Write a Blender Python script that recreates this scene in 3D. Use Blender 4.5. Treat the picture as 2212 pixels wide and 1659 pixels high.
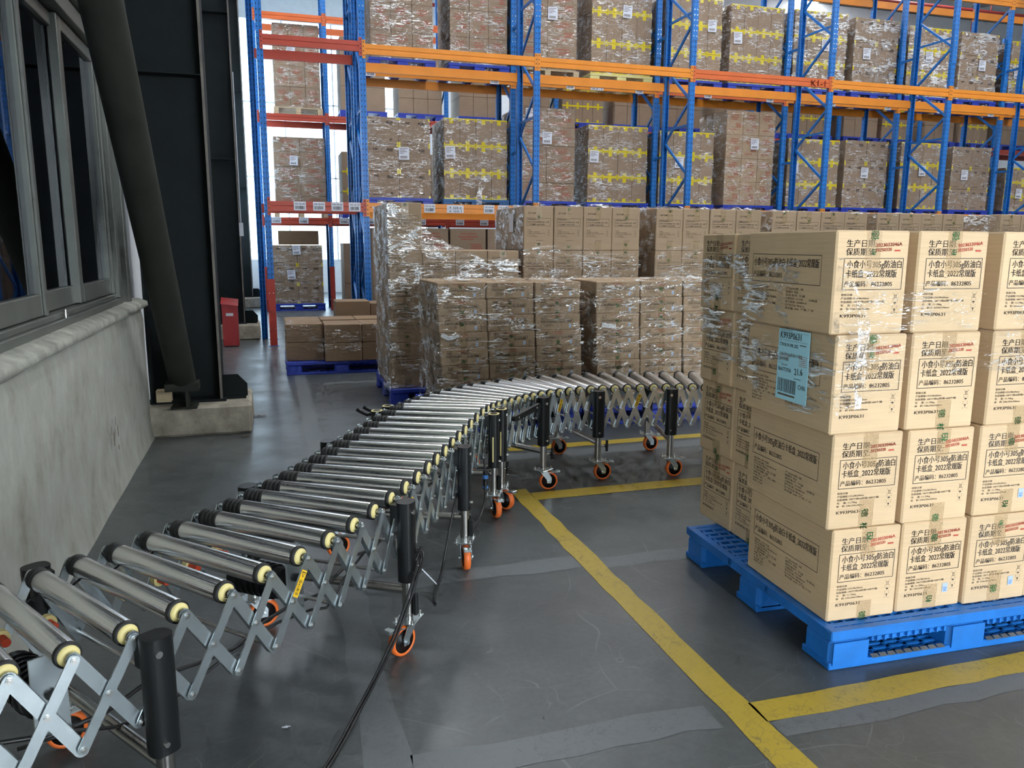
import bpy, bmesh, math, random
from mathutils import Vector, Matrix, noise
random.seed(11)
for o in list(bpy.data.objects): bpy.data.objects.remove(o, do_unlink=True)
sc = bpy.context.scene
COL = sc.collection
PI = math.pi
def R(a): return math.radians(a)

# ------------------------------------------------------------------ camera
YAW, PITCH, ROLL, CAM_H, FPX = R(16.99), R(-10.12), R(0.28), 1.5, 1695.2
def _axes():
    cy, sy = math.cos(YAW), math.sin(YAW)
    fwd = Vector((sy*math.cos(PITCH), cy*math.cos(PITCH), math.sin(PITCH)))
    right = Vector((cy, -sy, 0)); up = right.cross(fwd)
    return (math.cos(ROLL)*right+math.sin(ROLL)*up, -math.sin(ROLL)*right+math.cos(ROLL)*up, fwd)
_r, _u, _f = _axes()
cd = bpy.data.cameras.new('camera'); cam = bpy.data.objects.new('camera', cd); COL.objects.link(cam)
cd.sensor_width = 36; cd.lens = FPX/2212*36; cd.clip_start = .05; cd.clip_end = 200
cam.matrix_world = Matrix(((_r.x, _u.x, -_f.x, 0), (_r.y, _u.y, -_f.y, 0), (_r.z, _u.z, -_f.z, CAM_H), (0, 0, 0, 1)))
sc.camera = cam

# ------------------------------------------------------------------ world, light, exposure
w = bpy.data.worlds.new('world'); sc.world = w; w.use_nodes = True
bg = w.node_tree.nodes['Background']; bg.inputs[0].default_value = (.86, .94, 1, 1); bg.inputs[1].default_value = 15.0
vs = sc.view_settings
vs.view_transform = 'Standard'; vs.look = 'None'; vs.gamma = 1; vs.exposure = -0.15
try: vs.use_curve_mapping = False
except Exception: pass
sc.cycles.max_bounces = 5; sc.cycles.diffuse_bounces = 3; sc.cycles.glossy_bounces = 3
sc.cycles.transmission_bounces = 4; sc.cycles.transparent_max_bounces = 12
sc.cycles.caustics_reflective = False; sc.cycles.caustics_refractive = False
sc.cycles.sample_clamp_indirect = 6
sc.cycles.use_denoising = True; sc.cycles.use_adaptive_sampling = True; sc.cycles.adaptive_threshold = .1; sc.cycles.adaptive_min_samples = 12; sc.cycles.use_light_tree = False
def portal(name, loc, rot, sx, sy):
    l = bpy.data.lights.new(name, 'AREA'); l.shape = 'RECTANGLE'; l.size = sx; l.size_y = sy
    l.cycles.is_portal = True
    o = bpy.data.objects.new(name, l); COL.objects.link(o); o.location = loc; o.rotation_euler = rot
    return o
CEIL, YB, YF, XR = 9.0, -4.5, 25.0, 26.0
DOOR = (2.0, 6.6, 0.0, 4.3)            # dock door behind the camera: x0, x1, z0, z1
LDOOR = (-2.2, -.6, 0.0, 2.3)          # open door in the left wall beside the camera: y0, y1, z0, z1
FWIN = (-.8, 4.8, 1.0, 7.8)            # window band of the far wall
LWIN = (17.0, 24.2, 1.3, 5.2)          # windows of the left wall beyond the second column (y0, y1, z0, z1)
portal('dock_door_daylight', ((DOOR[0]+DOOR[1])/2, YB+.05, (DOOR[2]+DOOR[3])/2), (R(90), 0, PI), DOOR[1]-DOOR[0], DOOR[3]-DOOR[2])
portal('far_window_daylight', ((FWIN[0]+FWIN[1])/2, YF-.05, (FWIN[2]+FWIN[3])/2), (R(90), 0, 0), FWIN[1]-FWIN[0], FWIN[3]-FWIN[2])
portal('side_window_daylight', (-1.15, (LWIN[0]+LWIN[1])/2, (LWIN[2]+LWIN[3])/2), (R(90), 0, -R(90)), LWIN[1]-LWIN[0], LWIN[3]-LWIN[2])
portal('left_door_daylight', (-1.12, (LDOOR[0]+LDOOR[1])/2, (LDOOR[2]+LDOOR[3])/2), (R(90), 0, -R(90)), LDOOR[1]-LDOOR[0], LDOOR[3]-LDOOR[2])
FILL_GLOW = 24.0                          # emission of the unseen roof panels added to light the racks
FILL_PANELS = [(2.6, 3.35, 6.0, 11.5), (7.2, 7.95, 5.0, 11.5), (12.5, 13.25, 0, 11.5), (17.5, 18.25, 0, 11.5), (.2, .95, 14.6, 17.6), (2.6, 3.35, 14.8, 17.6), (8.0, 8.75, 15, 24), (16, 16.75, 15, 24)]  # glowing panels out of view, placed where the rack rows need light

# ------------------------------------------------------------------ materials
def nodes(name):
    m = bpy.data.materials.new(name); m.use_nodes = True
    nt = m.node_tree; b = nt.nodes['Principled BSDF']
    return m, nt, b
def N(nt, t, **kw):
    n = nt.nodes.new(t)
    for k, v in kw.items():
        if k.startswith('i_'):
            key = k[2:]; n.inputs[int(key) if key.isdigit() else key].default_value = v
        else: setattr(n, k, v)
    return n
def link(nt, a, ao, b, bi): nt.links.new(a.outputs[ao], b.inputs[bi])
def ramp(nt, src, out, stops):
    r = N(nt, 'ShaderNodeValToRGB'); e = r.color_ramp.elements
    e[0].position, e[0].color = stops[0][0], stops[0][1]
    e[1].position, e[1].color = stops[-1][0], stops[-1][1]
    for p, c in stops[1:-1]:
        x = e.new(p); x.color = c
    link(nt, src, out, r, 0); return r
def g(v): return (v, v, v, 1)
def coords(nt, scale=(1, 1, 1), rot=(0, 0, 0), kind='Object'):
    tc = N(nt, 'ShaderNodeTexCoord'); mp = N(nt, 'ShaderNodeMapping')
    mp.inputs['Scale'].default_value = scale; mp.inputs['Rotation'].default_value = rot
    link(nt, tc, kind, mp, 0); return mp
def plain(name, col, rough=.5, metal=0, var=.12, scale=6, bump=0, bscale=80, spec=.5, rnd=0, stretch=(1, 1, 1)):
    """a base colour broken up by noise, with optional fine relief and per-object variation"""
    m, nt, b = nodes(name)
    mp = coords(nt, stretch)
    nz = N(nt, 'ShaderNodeTexNoise', i_Scale=scale, i_Detail=5.0, i_Roughness=.6); link(nt, mp, 0, nz, 'Vector')
    c0 = [max(0, c*(1-var)) for c in col]; c1 = [min(1, c*(1+var)) for c in col]
    rp = ramp(nt, nz, 'Fac', [(.3, (*c0, 1)), (.7, (*c1, 1))])
    out = rp
    if rnd:
        oi = N(nt, 'ShaderNodeObjectInfo'); mr = N(nt, 'ShaderNodeMapRange'); link(nt, oi, 'Random', mr, 0)
        mr.inputs[3].default_value = 1-rnd; mr.inputs[4].default_value = 1+rnd*.6
        mx = N(nt, 'ShaderNodeVectorMath', operation='SCALE'); link(nt, rp, 0, mx, 0); link(nt, mr, 0, mx, 'Scale'); out = mx
    link(nt, out, 0, b, 'Base Color')
    b.inputs['Roughness'].default_value = rough; b.inputs['Metallic'].default_value = metal
    b.inputs['Specular IOR Level'].default_value = spec
    if bump:
        n2 = N(nt, 'ShaderNodeTexNoise', i_Scale=bscale, i_Detail=3.0); link(nt, mp, 0, n2, 'Vector')
        bp = N(nt, 'ShaderNodeBump', i_Strength=bump, i_Distance=.01); link(nt, n2, 'Fac', bp, 'Height'); link(nt, bp, 0, b, 'Normal')
    return m
def emit(name, col, s):
    m, nt, b = nodes(name)
    b.inputs['Base Color'].default_value = (*col, 1); b.inputs['Emission Color'].default_value = (*col, 1)
    b.inputs['Emission Strength'].default_value = s; return m
def cardboard(name, col):
    m, nt, b = nodes(name)
    mp = coords(nt, (3, 3, 70)); nz = N(nt, 'ShaderNodeTexNoise', i_Scale=1.5, i_Detail=4.0); link(nt, mp, 0, nz, 'Vector')
    mp2 = coords(nt); n2 = N(nt, 'ShaderNodeTexNoise', i_Scale=5.0, i_Detail=6.0); link(nt, mp2, 0, n2, 'Vector')
    ad = N(nt, 'ShaderNodeMath', operation='ADD'); link(nt, nz, 'Fac', ad, 0); link(nt, n2, 'Fac', ad, 1)
    mr = N(nt, 'ShaderNodeMapRange'); link(nt, ad, 0, mr, 0)
    mr.inputs[1].default_value = .6; mr.inputs[2].default_value = 1.4; mr.inputs[3].default_value = .88; mr.inputs[4].default_value = 1.1
    oi = N(nt, 'ShaderNodeObjectInfo'); m2 = N(nt, 'ShaderNodeMapRange'); link(nt, oi, 'Random', m2, 0)
    m2.inputs[3].default_value = .93; m2.inputs[4].default_value = 1.05
    mu = N(nt, 'ShaderNodeMath', operation='MULTIPLY'); link(nt, mr, 0, mu, 0); link(nt, m2, 0, mu, 1)
    sv = N(nt, 'ShaderNodeVectorMath', operation='SCALE'); sv.inputs[0].default_value = col; link(nt, mu, 0, sv, 'Scale')
    link(nt, sv, 0, b, 'Base Color'); b.inputs['Roughness'].default_value = .72; b.inputs['Specular IOR Level'].default_value = .25
    bp = N(nt, 'ShaderNodeBump', i_Strength=.12, i_Distance=.004); link(nt, nz, 'Fac', bp, 'Height'); link(nt, bp, 0, b, 'Normal')
    return m
def film_mat(name, base, streak, scale=(2.2, 2.2, 30), tilt=.12, rough=.13, width=.035, white=.45):
    """clear stretch film: nearly transparent; thin creases and doubled layers whiten it, their glints painted in as diffuse streaks"""
    m, nt, b = nodes(name); nt.nodes.remove(b); out = nt.nodes['Material Output']
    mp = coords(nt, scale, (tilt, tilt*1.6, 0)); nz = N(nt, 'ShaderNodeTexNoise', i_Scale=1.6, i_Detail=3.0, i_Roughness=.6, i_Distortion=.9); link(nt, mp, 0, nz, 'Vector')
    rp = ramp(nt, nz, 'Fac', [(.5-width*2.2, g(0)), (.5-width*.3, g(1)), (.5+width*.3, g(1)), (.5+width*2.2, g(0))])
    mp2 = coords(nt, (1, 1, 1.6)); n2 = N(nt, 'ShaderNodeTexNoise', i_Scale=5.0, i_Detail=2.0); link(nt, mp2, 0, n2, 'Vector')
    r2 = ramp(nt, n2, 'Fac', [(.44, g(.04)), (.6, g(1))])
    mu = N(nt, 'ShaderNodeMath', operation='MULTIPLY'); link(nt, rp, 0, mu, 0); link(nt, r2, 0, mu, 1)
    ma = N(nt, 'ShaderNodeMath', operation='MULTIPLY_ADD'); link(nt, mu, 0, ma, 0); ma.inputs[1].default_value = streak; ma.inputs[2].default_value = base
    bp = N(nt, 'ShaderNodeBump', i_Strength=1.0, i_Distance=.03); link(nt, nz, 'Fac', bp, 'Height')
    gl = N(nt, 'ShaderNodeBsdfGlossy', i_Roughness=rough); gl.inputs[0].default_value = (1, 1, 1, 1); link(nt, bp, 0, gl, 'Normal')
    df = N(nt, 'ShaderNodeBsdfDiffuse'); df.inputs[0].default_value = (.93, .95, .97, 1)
    wm = N(nt, 'ShaderNodeMath', operation='MULTIPLY'); link(nt, mu, 0, wm, 0); wm.inputs[1].default_value = white  # diffuse white put into the streaks for glints along the creases
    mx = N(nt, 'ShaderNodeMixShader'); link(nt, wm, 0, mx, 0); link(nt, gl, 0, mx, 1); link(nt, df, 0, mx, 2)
    tr = N(nt, 'ShaderNodeBsdfTransparent'); tr.inputs[0].default_value = (.985, .985, .985, 1)
    m2 = N(nt, 'ShaderNodeMixShader'); link(nt, ma, 0, m2, 0); link(nt, tr, 0, m2, 1); link(nt, mx, 0, m2, 2)
    link(nt, m2, 0, out, 0); return m
def roller_mat():
    """turned chrome: fine rings round the roller spread the highlight along its axis"""
    m, nt, b = nodes('roller_chrome'); mp = coords(nt, (40, 1, 1)); nz = N(nt, 'ShaderNodeTexNoise', i_Scale=3.0, i_Detail=2.0); link(nt, mp, 0, nz, 'Vector')
    rp = ramp(nt, nz, 'Fac', [(.3, (.86, .85, .83, 1)), (.7, (.92, .91, .89, 1))]); link(nt, rp, 0, b, 'Base Color')
    b.inputs['Metallic'].default_value = 1; b.inputs['Roughness'].default_value = .16; b.inputs['Anisotropic'].default_value = 1.0; b.inputs['Anisotropic Rotation'].default_value = .25
    tg = N(nt, 'ShaderNodeTangent', direction_type='RADIAL', axis='X'); link(nt, tg, 0, b, 'Tangent'); return m
def upright_mat(name, col, dot):
    """powder-coated rack post: two rows of punched slots every 75 mm"""
    m, nt, b = nodes(name)
    tc = N(nt, 'ShaderNodeTexCoord'); sp = N(nt, 'ShaderNodeSeparateXYZ'); link(nt, tc, 'Object', sp, 0)
    def math(op, a, bval=None, bnode=None):
        n = N(nt, 'ShaderNodeMath', operation=op); nt.links.new(a, n.inputs[0])
        if bnode is not None: nt.links.new(bnode, n.inputs[1])
        elif bval is not None: n.inputs[1].default_value = bval
        return n.outputs[0]
    z = math('PINGPONG', sp.outputs[2], .0375); zz = math('LESS_THAN', z, .011)
    def line(s):
        a = math('ABSOLUTE', s); d = math('ABSOLUTE', math('SUBTRACT', a, .024)); return math('LESS_THAN', d, .0065)
    hit = math('MULTIPLY', zz, bnode=line(sp.outputs[0]))
    hit2 = math('MULTIPLY', zz, bnode=math('LESS_THAN', math('ABSOLUTE', math('SUBTRACT', sp.outputs[1], .04)), .007))
    hit = math('MAXIMUM', hit, bnode=hit2)
    nz = N(nt, 'ShaderNodeTexNoise', i_Scale=9.0, i_Detail=4.0); link(nt, tc, 'Object', nz, 'Vector')
    rp = ramp(nt, nz, 'Fac', [(.3, (*[c*.85 for c in col], 1)), (.7, (*[min(1, c*1.15) for c in col], 1))])
    mx = N(nt, 'ShaderNodeMix', data_type='RGBA'); nt.links.new(hit, mx.inputs[0]); link(nt, rp, 0, mx, 6); mx.inputs[7].default_value = (*dot, 1)
    nt.links.new(mx.outputs[2], b.inputs['Base Color']); b.inputs['Roughness'].default_value = .36
    return m
def floor_mat():
    m, nt, b = nodes('concrete_floor'); mp = coords(nt)
    def nz(sc_, det, rgh=.6, dist=0):
        n = N(nt, 'ShaderNodeTexNoise', i_Scale=sc_, i_Detail=det, i_Roughness=rgh, i_Distortion=dist); link(nt, mp, 0, n, 'Vector'); return n
    def mad(a, k, prev=None, c=0.0):
        n = N(nt, 'ShaderNodeMath', operation='MULTIPLY_ADD'); link(nt, a, 'Fac', n, 0); n.inputs[1].default_value = k
        if prev is None: n.inputs[2].default_value = c
        else: link(nt, prev, 0, n, 2)
        return n
    v_ = mad(nz(42.0, 6.0, .7), .42, mad(nz(4.5, 7.0, .62, .5), .5, mad(nz(.6, 4.0), .5, None, -.21)))
    rp = ramp(nt, v_, 0, [(.25, (.046, .052, .054, 1)), (.5, (.074, .082, .084, 1)), (.8, (.12, .13, .132, 1))])
    # scratches: thin pale arcs, and drag marks
    def veins(scale, wscale, width, lo, hi, sc3):
        v = N(nt, 'ShaderNodeTexVoronoi', feature='DISTANCE_TO_EDGE', i_Scale=scale); wp = nz(wscale, 2.0)
        av = N(nt, 'ShaderNodeVectorMath', operation='ADD'); link(nt, mp, 0, av, 0); link(nt, wp, 'Color', av, 1); link(nt, av, 0, v, 'Vector')
        sr = ramp(nt, v, 'Distance', [(0, g(.8)), (width, g(0))]); r3 = ramp(nt, nz(sc3, 3.0), 'Fac', [(lo, g(0)), (hi, g(.7))])
        mu = N(nt, 'ShaderNodeMath', operation='MULTIPLY'); link(nt, sr, 0, mu, 0); link(nt, r3, 0, mu, 1); return mu
    a = veins(1.9, .8, .006, .46, .62, 2.3); c = veins(4.2, 1.7, .006, .5, .64, 3.1)
    mm = N(nt, 'ShaderNodeMath', operation='MAXIMUM'); link(nt, a, 0, mm, 0); link(nt, c, 0, mm, 1)
    mx = N(nt, 'ShaderNodeMix', data_type='RGBA'); link(nt, mm, 0, mx, 0); link(nt, rp, 0, mx, 6); mx.inputs[7].default_value = (.24, .25, .25, 1)
    nt.links.new(mx.outputs[2], b.inputs['Base Color'])
    rr = ramp(nt, nz(3.0, 5.0), 'Fac', [(.3, g(.28)), (.7, g(.42))]); link(nt, rr, 0, b, 'Roughness')
    b.inputs['Specular IOR Level'].default_value = .55
    return m
def paint_mat(name, col, wear, amount):
    """floor paint worn through to the concrete in dark scuffs and cracks"""
    m, nt, b = nodes(name); mp = coords(nt)
    n1 = N(nt, 'ShaderNodeTexNoise', i_Scale=16.0, i_Detail=7.0, i_Roughness=.72); link(nt, mp, 0, n1, 'Vector')
    v = N(nt, 'ShaderNodeTexVoronoi', feature='DISTANCE_TO_EDGE', i_Scale=9.0)
    wp = N(nt, 'ShaderNodeTexNoise', i_Scale=5.0, i_Detail=3.0); link(nt, mp, 0, wp, 'Vector')
    av = N(nt, 'ShaderNodeVectorMath', operation='ADD'); link(nt, mp, 0, av, 0); link(nt, wp, 'Color', av, 1); link(nt, av, 0, v, 'Vector')
    sr = ramp(nt, v, 'Distance', [(0, g(.75)), (.03, g(0))])
    r1 = ramp(nt, n1, 'Fac', [(.54, g(0)), (.74, g(amount))])
    mm = N(nt, 'ShaderNodeMath', operation='MAXIMUM'); link(nt, sr, 0, mm, 0); link(nt, r1, 0, mm, 1)
    n4 = N(nt, 'ShaderNodeTexNoise', i_Scale=3.0, i_Detail=3.0); link(nt, mp, 0, n4, 'Vector')
    r4 = ramp(nt, n4, 'Fac', [(.35, g(.25)), (.65, g(1))])
    mu = N(nt, 'ShaderNodeMath', operation='MULTIPLY'); link(nt, mm, 0, mu, 0); link(nt, r4, 0, mu, 1)
    mx = N(nt, 'ShaderNodeMix', data_type='RGBA'); link(nt, mu, 0, mx, 0); mx.inputs[6].default_value = (*col, 1); mx.inputs[7].default_value = (*wear, 1)
    nt.links.new(mx.outputs[2], b.inputs['Base Color']); b.inputs['Roughness'].default_value = .42
    return m
def plaster_mat():
    m, nt, b = nodes('plaster'); mp = coords(nt, (1, 1.2, .85))
    n1 = N(nt, 'ShaderNodeTexNoise', i_Scale=5.0, i_Detail=8.0, i_Roughness=.68); link(nt, mp, 0, n1, 'Vector')
    rp = ramp(nt, n1, 'Fac', [(.25, (.2, .19, .155, 1)), (.45, (.29, .288, .25, 1)), (.75, (.37, .375, .345, 1))])
    mp2 = coords(nt, (1, 26, 1.2)); n2 = N(nt, 'ShaderNodeTexNoise', i_Scale=1.0, i_Detail=3.0); link(nt, mp2, 0, n2, 'Vector')
    r2 = ramp(nt, n2, 'Fac', [(.6, g(0)), (.8, g(.3))])
    mx = N(nt, 'ShaderNodeMix', data_type='RGBA'); link(nt, r2, 0, mx, 0); link(nt, rp, 0, mx, 6); mx.inputs[7].default_value = (.17, .155, .12, 1)
    nt.links.new(mx.outputs[2], b.inputs['Base Color']); b.inputs['Roughness'].default_value = .85
    bp = N(nt, 'ShaderNodeBump', i_Strength=.25, i_Distance=.02); link(nt, n1, 'Fac', bp, 'Height'); link(nt, bp, 0, b, 'Normal')
    return m
def glass_mat():
    m, nt, b = nodes('window_glass'); nt.nodes.remove(b); out = nt.nodes['Material Output']
    gl = N(nt, 'ShaderNodeBsdfGlossy', i_Roughness=.02); gl.inputs[0].default_value = (.9, .92, 1, 1)
    tr = N(nt, 'ShaderNodeBsdfTransparent'); tr.inputs[0].default_value = (.75, .8, .85, 1)
    fr = N(nt, 'ShaderNodeFresnel', i_IOR=1.55); mx = N(nt, 'ShaderNodeMixShader'); link(nt, fr, 0, mx, 0); link(nt, tr, 0, mx, 1); link(nt, gl, 0, mx, 2)
    link(nt, mx, 0, out, 0); return m
def dim_glass_mat():  # tint added to the far and side panes to dim their daylight
    m, nt, b = nodes('dimming_glass'); nt.nodes.remove(b); out = nt.nodes['Material Output']
    tr = N(nt, 'ShaderNodeBsdfTransparent'); tr.inputs[0].default_value = (.6, .66, .7, 1); gl = N(nt, 'ShaderNodeBsdfGlossy', i_Roughness=.05)
    mx = N(nt, 'ShaderNodeMixShader', i_0=.06); link(nt, tr, 0, mx, 1); link(nt, gl, 0, mx, 2); link(nt, mx, 0, out, 0); return m
def clear_tape(name, col, fac):
    m, nt, b = nodes(name); out = nt.nodes['Material Output']
    b.inputs['Base Color'].default_value = (*col, 1); b.inputs['Roughness'].default_value = .2
    tr = N(nt, 'ShaderNodeBsdfTransparent'); mx = N(nt, 'ShaderNodeMixShader', i_0=fac)
    link(nt, tr, 0, mx, 1); link(nt, b, 0, mx, 2); link(nt, mx, 0, out, 0); return m

M = dict(
    floor=floor_mat(), yellow_paint=paint_mat('yellow_floor_paint', (.44, .31, .03), (.11, .09, .05), .75),
    grey_paint=paint_mat('grey_floor_paint', (.125, .137, .145), (.06, .065, .067), 1.0),
    plaster=plaster_mat(), ledge=plain('ledge_concrete', (.3, .3, .26), .9, var=.35, scale=9, bump=.4),
    plinth=plain('plinth_concrete', (.34, .3, .24), .9, var=.4, scale=6, bump=.4, bscale=30),
    alu=plain('window_aluminium', (.17, .18, .165), .4, .5, var=.1), dark=plain('dark_gap', (.012, .012, .014), .8),
    reflection_strip=plain('window_reflection', (.62, .6, .85), .6, var=.12), room=plain('dim_room', (.03, .035, .05), .9),
    steel_dark=plain('column_paint', (.014, .0175, .0185), .7, 0, var=.15, scale=3, spec=.12), steel_edge=plain('column_edge', (.16, .14, .12), .6, var=.3),
    pipe=plain('brace_pipe_paint', (.024, .026, .021), .65, var=.2, scale=5, spec=.2), panel=plain('wall_panel_steel', (.33, .36, .31), .5, var=.08),
    white_wall=plain('white_wall', (.72, .76, .8), .8, var=.05), ceiling=plain('ceiling_white', (.6, .62, .6), .85, var=.08),
    roof_fill=emit('roof_fill_panel', (.95, .98, 1), FILL_GLOW), glass=glass_mat(), dim_glass=dim_glass_mat(),
    chrome=roller_mat(), zinc=plain('zinc_plated_steel', (.62, .69, .72), .26, .9, var=.15, scale=14),
    bolt=plain('bolt_steel', (.7, .7, .68), .25, 1, var=.05), tube=plain('stainless_tube', (.55, .53, .5), .22, 1, var=.08),
    black=plain('black_plastic', (.007, .008, .009), .4, var=.2, spec=.35), rubber=plain('black_rubber', (.012, .012, .012), .65, var=.2),
    cream=plain('cream_nylon', (.78, .66, .28), .5, var=.06), orange_tyre=plain('orange_polyurethane', (.83, .17, .03), .45, var=.1),
    red_nylon=plain('red_nylon', (.6, .06, .02), .5), warn=plain('warning_yellow', (.86, .52, .02), .5, var=.05),
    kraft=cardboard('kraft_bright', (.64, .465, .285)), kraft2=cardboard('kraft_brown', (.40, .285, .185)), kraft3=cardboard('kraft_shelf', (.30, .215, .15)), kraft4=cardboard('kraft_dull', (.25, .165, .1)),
    ink=plain('black_ink', (.035, .028, .024), .7), ink2=plain('faded_ink', (.12, .085, .06), .8), red=plain('red_stamp_ink', (.5, .05, .03), .7), red2=plain('faint_red_print', (.36, .09, .055), .8, var=.3, scale=60), green=plain('green_print', (.02, .13, .03), .6),
    tape=clear_tape('brown_packing_tape', (.52, .365, .19), .32), ytape=clear_tape('yellow_tape', (.78, .62, .02), .9), seam=plain('flap_seam', (.1, .06, .03), .9),
    paper=plain('white_label_paper', (.66, .68, .76), .6, var=.03), bluepaper=plain('pale_blue_paper', (.42, .76, .88), .6, var=.03), blueink=plain('blue_ink', (.05, .2, .55), .6),
    bpallet=plain('blue_plastic', (.012, .165, .56), .4, var=.18, scale=7, bump=.06), bpallet2=plain('deep_blue_plastic', (.02, .05, .42), .42, var=.15, scale=7), bpallet3=plain('steel_blue_plastic', (.03, .12, .3), .5, var=.15),
    grime=plain('pallet_grime', (.13, .13, .13), .8, var=.4, scale=20), wood=plain('pallet_wood', (.5, .4, .26), .8, var=.25, scale=4, stretch=(1, 8, 8)), ypallet=plain('pale_yellow_plastic', (.7, .64, .28), .5, var=.1),
    blue=upright_mat('rack_blue', (.012, .155, .50), (.01, .02, .05)), blue_plain=plain('rack_blue_brace', (.012, .16, .52), .35, var=.1),
    orange=plain('beam_orange', (.72, .24, .018), .4, var=.08, scale=3), orange2=plain('beam_red_orange', (.6, .12, .025), .4, var=.1, scale=3), redbeam=plain('beam_red', (.42, .055, .03), .42, var=.08, scale=3), guard=plain('guard_red', (.4, .04, .025), .5, var=.1),
    dot=plain('slot_dark', (.02, .02, .03), .7), firebox=plain('cabinet_red', (.28, .012, .015), .4, var=.1), pipe_red=plain('sprinkler_red', (.3, .03, .03), .5),
    cable=plain('black_cable', (.012, .012, .013), .4), scrap=plain('grey_scrap', (.2, .2, .2), .6, var=.5, scale=40), lamp=plain('lamp_grey', (.45, .47, .5), .4),
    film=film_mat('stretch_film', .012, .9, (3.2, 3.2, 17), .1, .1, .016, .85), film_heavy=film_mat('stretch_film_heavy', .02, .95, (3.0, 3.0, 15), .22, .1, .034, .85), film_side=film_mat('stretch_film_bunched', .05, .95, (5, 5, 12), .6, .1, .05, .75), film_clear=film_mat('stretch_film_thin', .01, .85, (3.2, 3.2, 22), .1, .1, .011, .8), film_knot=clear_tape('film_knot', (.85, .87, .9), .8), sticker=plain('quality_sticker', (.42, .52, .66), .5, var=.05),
)

# ------------------------------------------------------------------ mesh helpers
MASS = None
MASSM = ['kraft', 'kraft2', 'kraft3', 'kraft4', 'ytape']
class MB:
    def __init__(s): s.v = []; s.f = []; s.m = []; s.s = []
    def add(s, vs_, fs, mi=0, smooth=False, mat=None):
        b = len(s.v)
        for p in vs_: s.v.append(tuple(mat @ Vector(p)) if mat is not None else tuple(p))
        for f in fs: s.f.append(tuple(i+b for i in f)); s.m.append(mi); s.s.append(smooth)
        return s
    def box(s, x0, x1, y0, y1, z0, z1, mi=0, mat=None):
        vs_ = [(x0, y0, z0), (x1, y0, z0), (x1, y1, z0), (x0, y1, z0), (x0, y0, z1), (x1, y0, z1), (x1, y1, z1), (x0, y1, z1)]
        return s.add(vs_, [(0, 3, 2, 1), (4, 5, 6, 7), (0, 1, 5, 4), (1, 2, 6, 5), (2, 3, 7, 6), (3, 0, 4, 7)], mi, False, mat)
    def bbox(s, x0, x1, y0, y1, z0, z1, b, mi=0, mat=None):
        """box with chamfered edges"""
        vs_, fs = bevelled(x1-x0, y1-y0, z1-z0, b); T = Matrix.Translation((x0, y0, z0))
        return s.add(vs_, fs, mi, False, (mat @ T) if mat is not None else T)
    def cyl(s, p0, p1, r, n=12, mi=0, r2=None, caps=True, smooth=True):
        p0, p1 = Vector(p0), Vector(p1); d = (p1-p0).normalized(); r2 = r if r2 is None else r2
        a = d.orthogonal().normalized(); b = d.cross(a)
        vs_ = []
        for p, q in ((p0, r), (p1, r2)):
            for k in range(n):
                t = 2*PI*k/n; vs_.append(p+a*math.cos(t)*q+b*math.sin(t)*q)
        s.add(vs_, [(k, (k+1) % n, n+(k+1) % n, n+k) for k in range(n)], mi, smooth)
        if caps:
            s.add(vs_[:n], [tuple(reversed(range(n)))], mi); s.add(vs_[n:], [tuple(range(n))], mi)
        return s
    def lathe(s, prof, n=24, mi=0, mat=None, smooth=True):
        """profile [(radius, x)] turned around the x axis"""
        vs_ = []
        for r, x in prof:
            for k in range(n):
                t = 2*PI*k/n; vs_.append((x, r*math.cos(t), r*math.sin(t)))
        fs = []
        for j in range(len(prof)-1):
            for k in range(n): fs.append((j*n+k, (j+1)*n+k, (j+1)*n+(k+1) % n, j*n+(k+1) % n))
        return s.add(vs_, fs, mi, smooth, mat)
    def prism(s, poly, z0, z1, mi=0, mat=None, smooth=False):
        n = len(poly); vs_ = [(x, y, z0) for x, y in poly]+[(x, y, z1) for x, y in poly]
        fs = [(k, (k+1) % n, n+(k+1) % n, n+k) for k in range(n)]+[tuple(reversed(range(n))), tuple(range(n, 2*n))]
        return s.add(vs_, fs, mi, smooth, mat)
    def tube(s, pts, r, n=8, mi=0):
        pts = [Vector(p) for p in pts]; vs_ = []; up = Vector((0, 0, 1)); a = None
        for i, p in enumerate(pts):
            d = (pts[min(i+1, len(pts)-1)]-pts[max(i-1, 0)]).normalized()
            a = d.orthogonal().normalized() if a is None else (a-d*a.dot(d)).normalized()
            b = d.cross(a)
            for k in range(n):
                t = 2*PI*k/n; vs_.append(p+a*math.cos(t)*r+b*math.sin(t)*r)
        m = len(pts)
        fs = [(j*n+k, j*n+(k+1) % n, (j+1)*n+(k+1) % n, (j+1)*n+k) for j in range(m-1) for k in range(n)]
        fs += [tuple(reversed(range(n))), tuple(range((m-1)*n, m*n))]
        return s.add(vs_, fs, mi, True)
    def text(s, body, u, v, size, mi=0, fm=None, width=None, rot=0):
        """flat lettering: baseline left at (u, v) of the face mapped by fm"""
        tv, tf, tw = TXT[body]; k = size; kx = size if width is None else width/tw
        c, sn = math.cos(rot), math.sin(rot)
        for dx in (0, .035): s.add([(u+(x*kx+dx*k)*c-y*k*sn, v+(x*kx+dx*k)*sn+y*k*c, 0) for x, y in tv], tf, mi, False, fm)
        return s
    def rect(s, u0, u1, v0, v1, mi=0, fm=None, z=0):
        return s.add([(u0, v0, z), (u1, v0, z), (u1, v1, z), (u0, v1, z)], [(0, 1, 2, 3)], mi, False, fm)
    def frame(s, u0, u1, v0, v1, t, mi=0, fm=None):
        s.rect(u0, u1, v0, v0+t, mi, fm); s.rect(u0, u1, v1-t, v1, mi, fm); s.rect(u0, u0+t, v0+t, v1-t, mi, fm); return s.rect(u1-t, u1, v0+t, v1-t, mi, fm)
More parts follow.
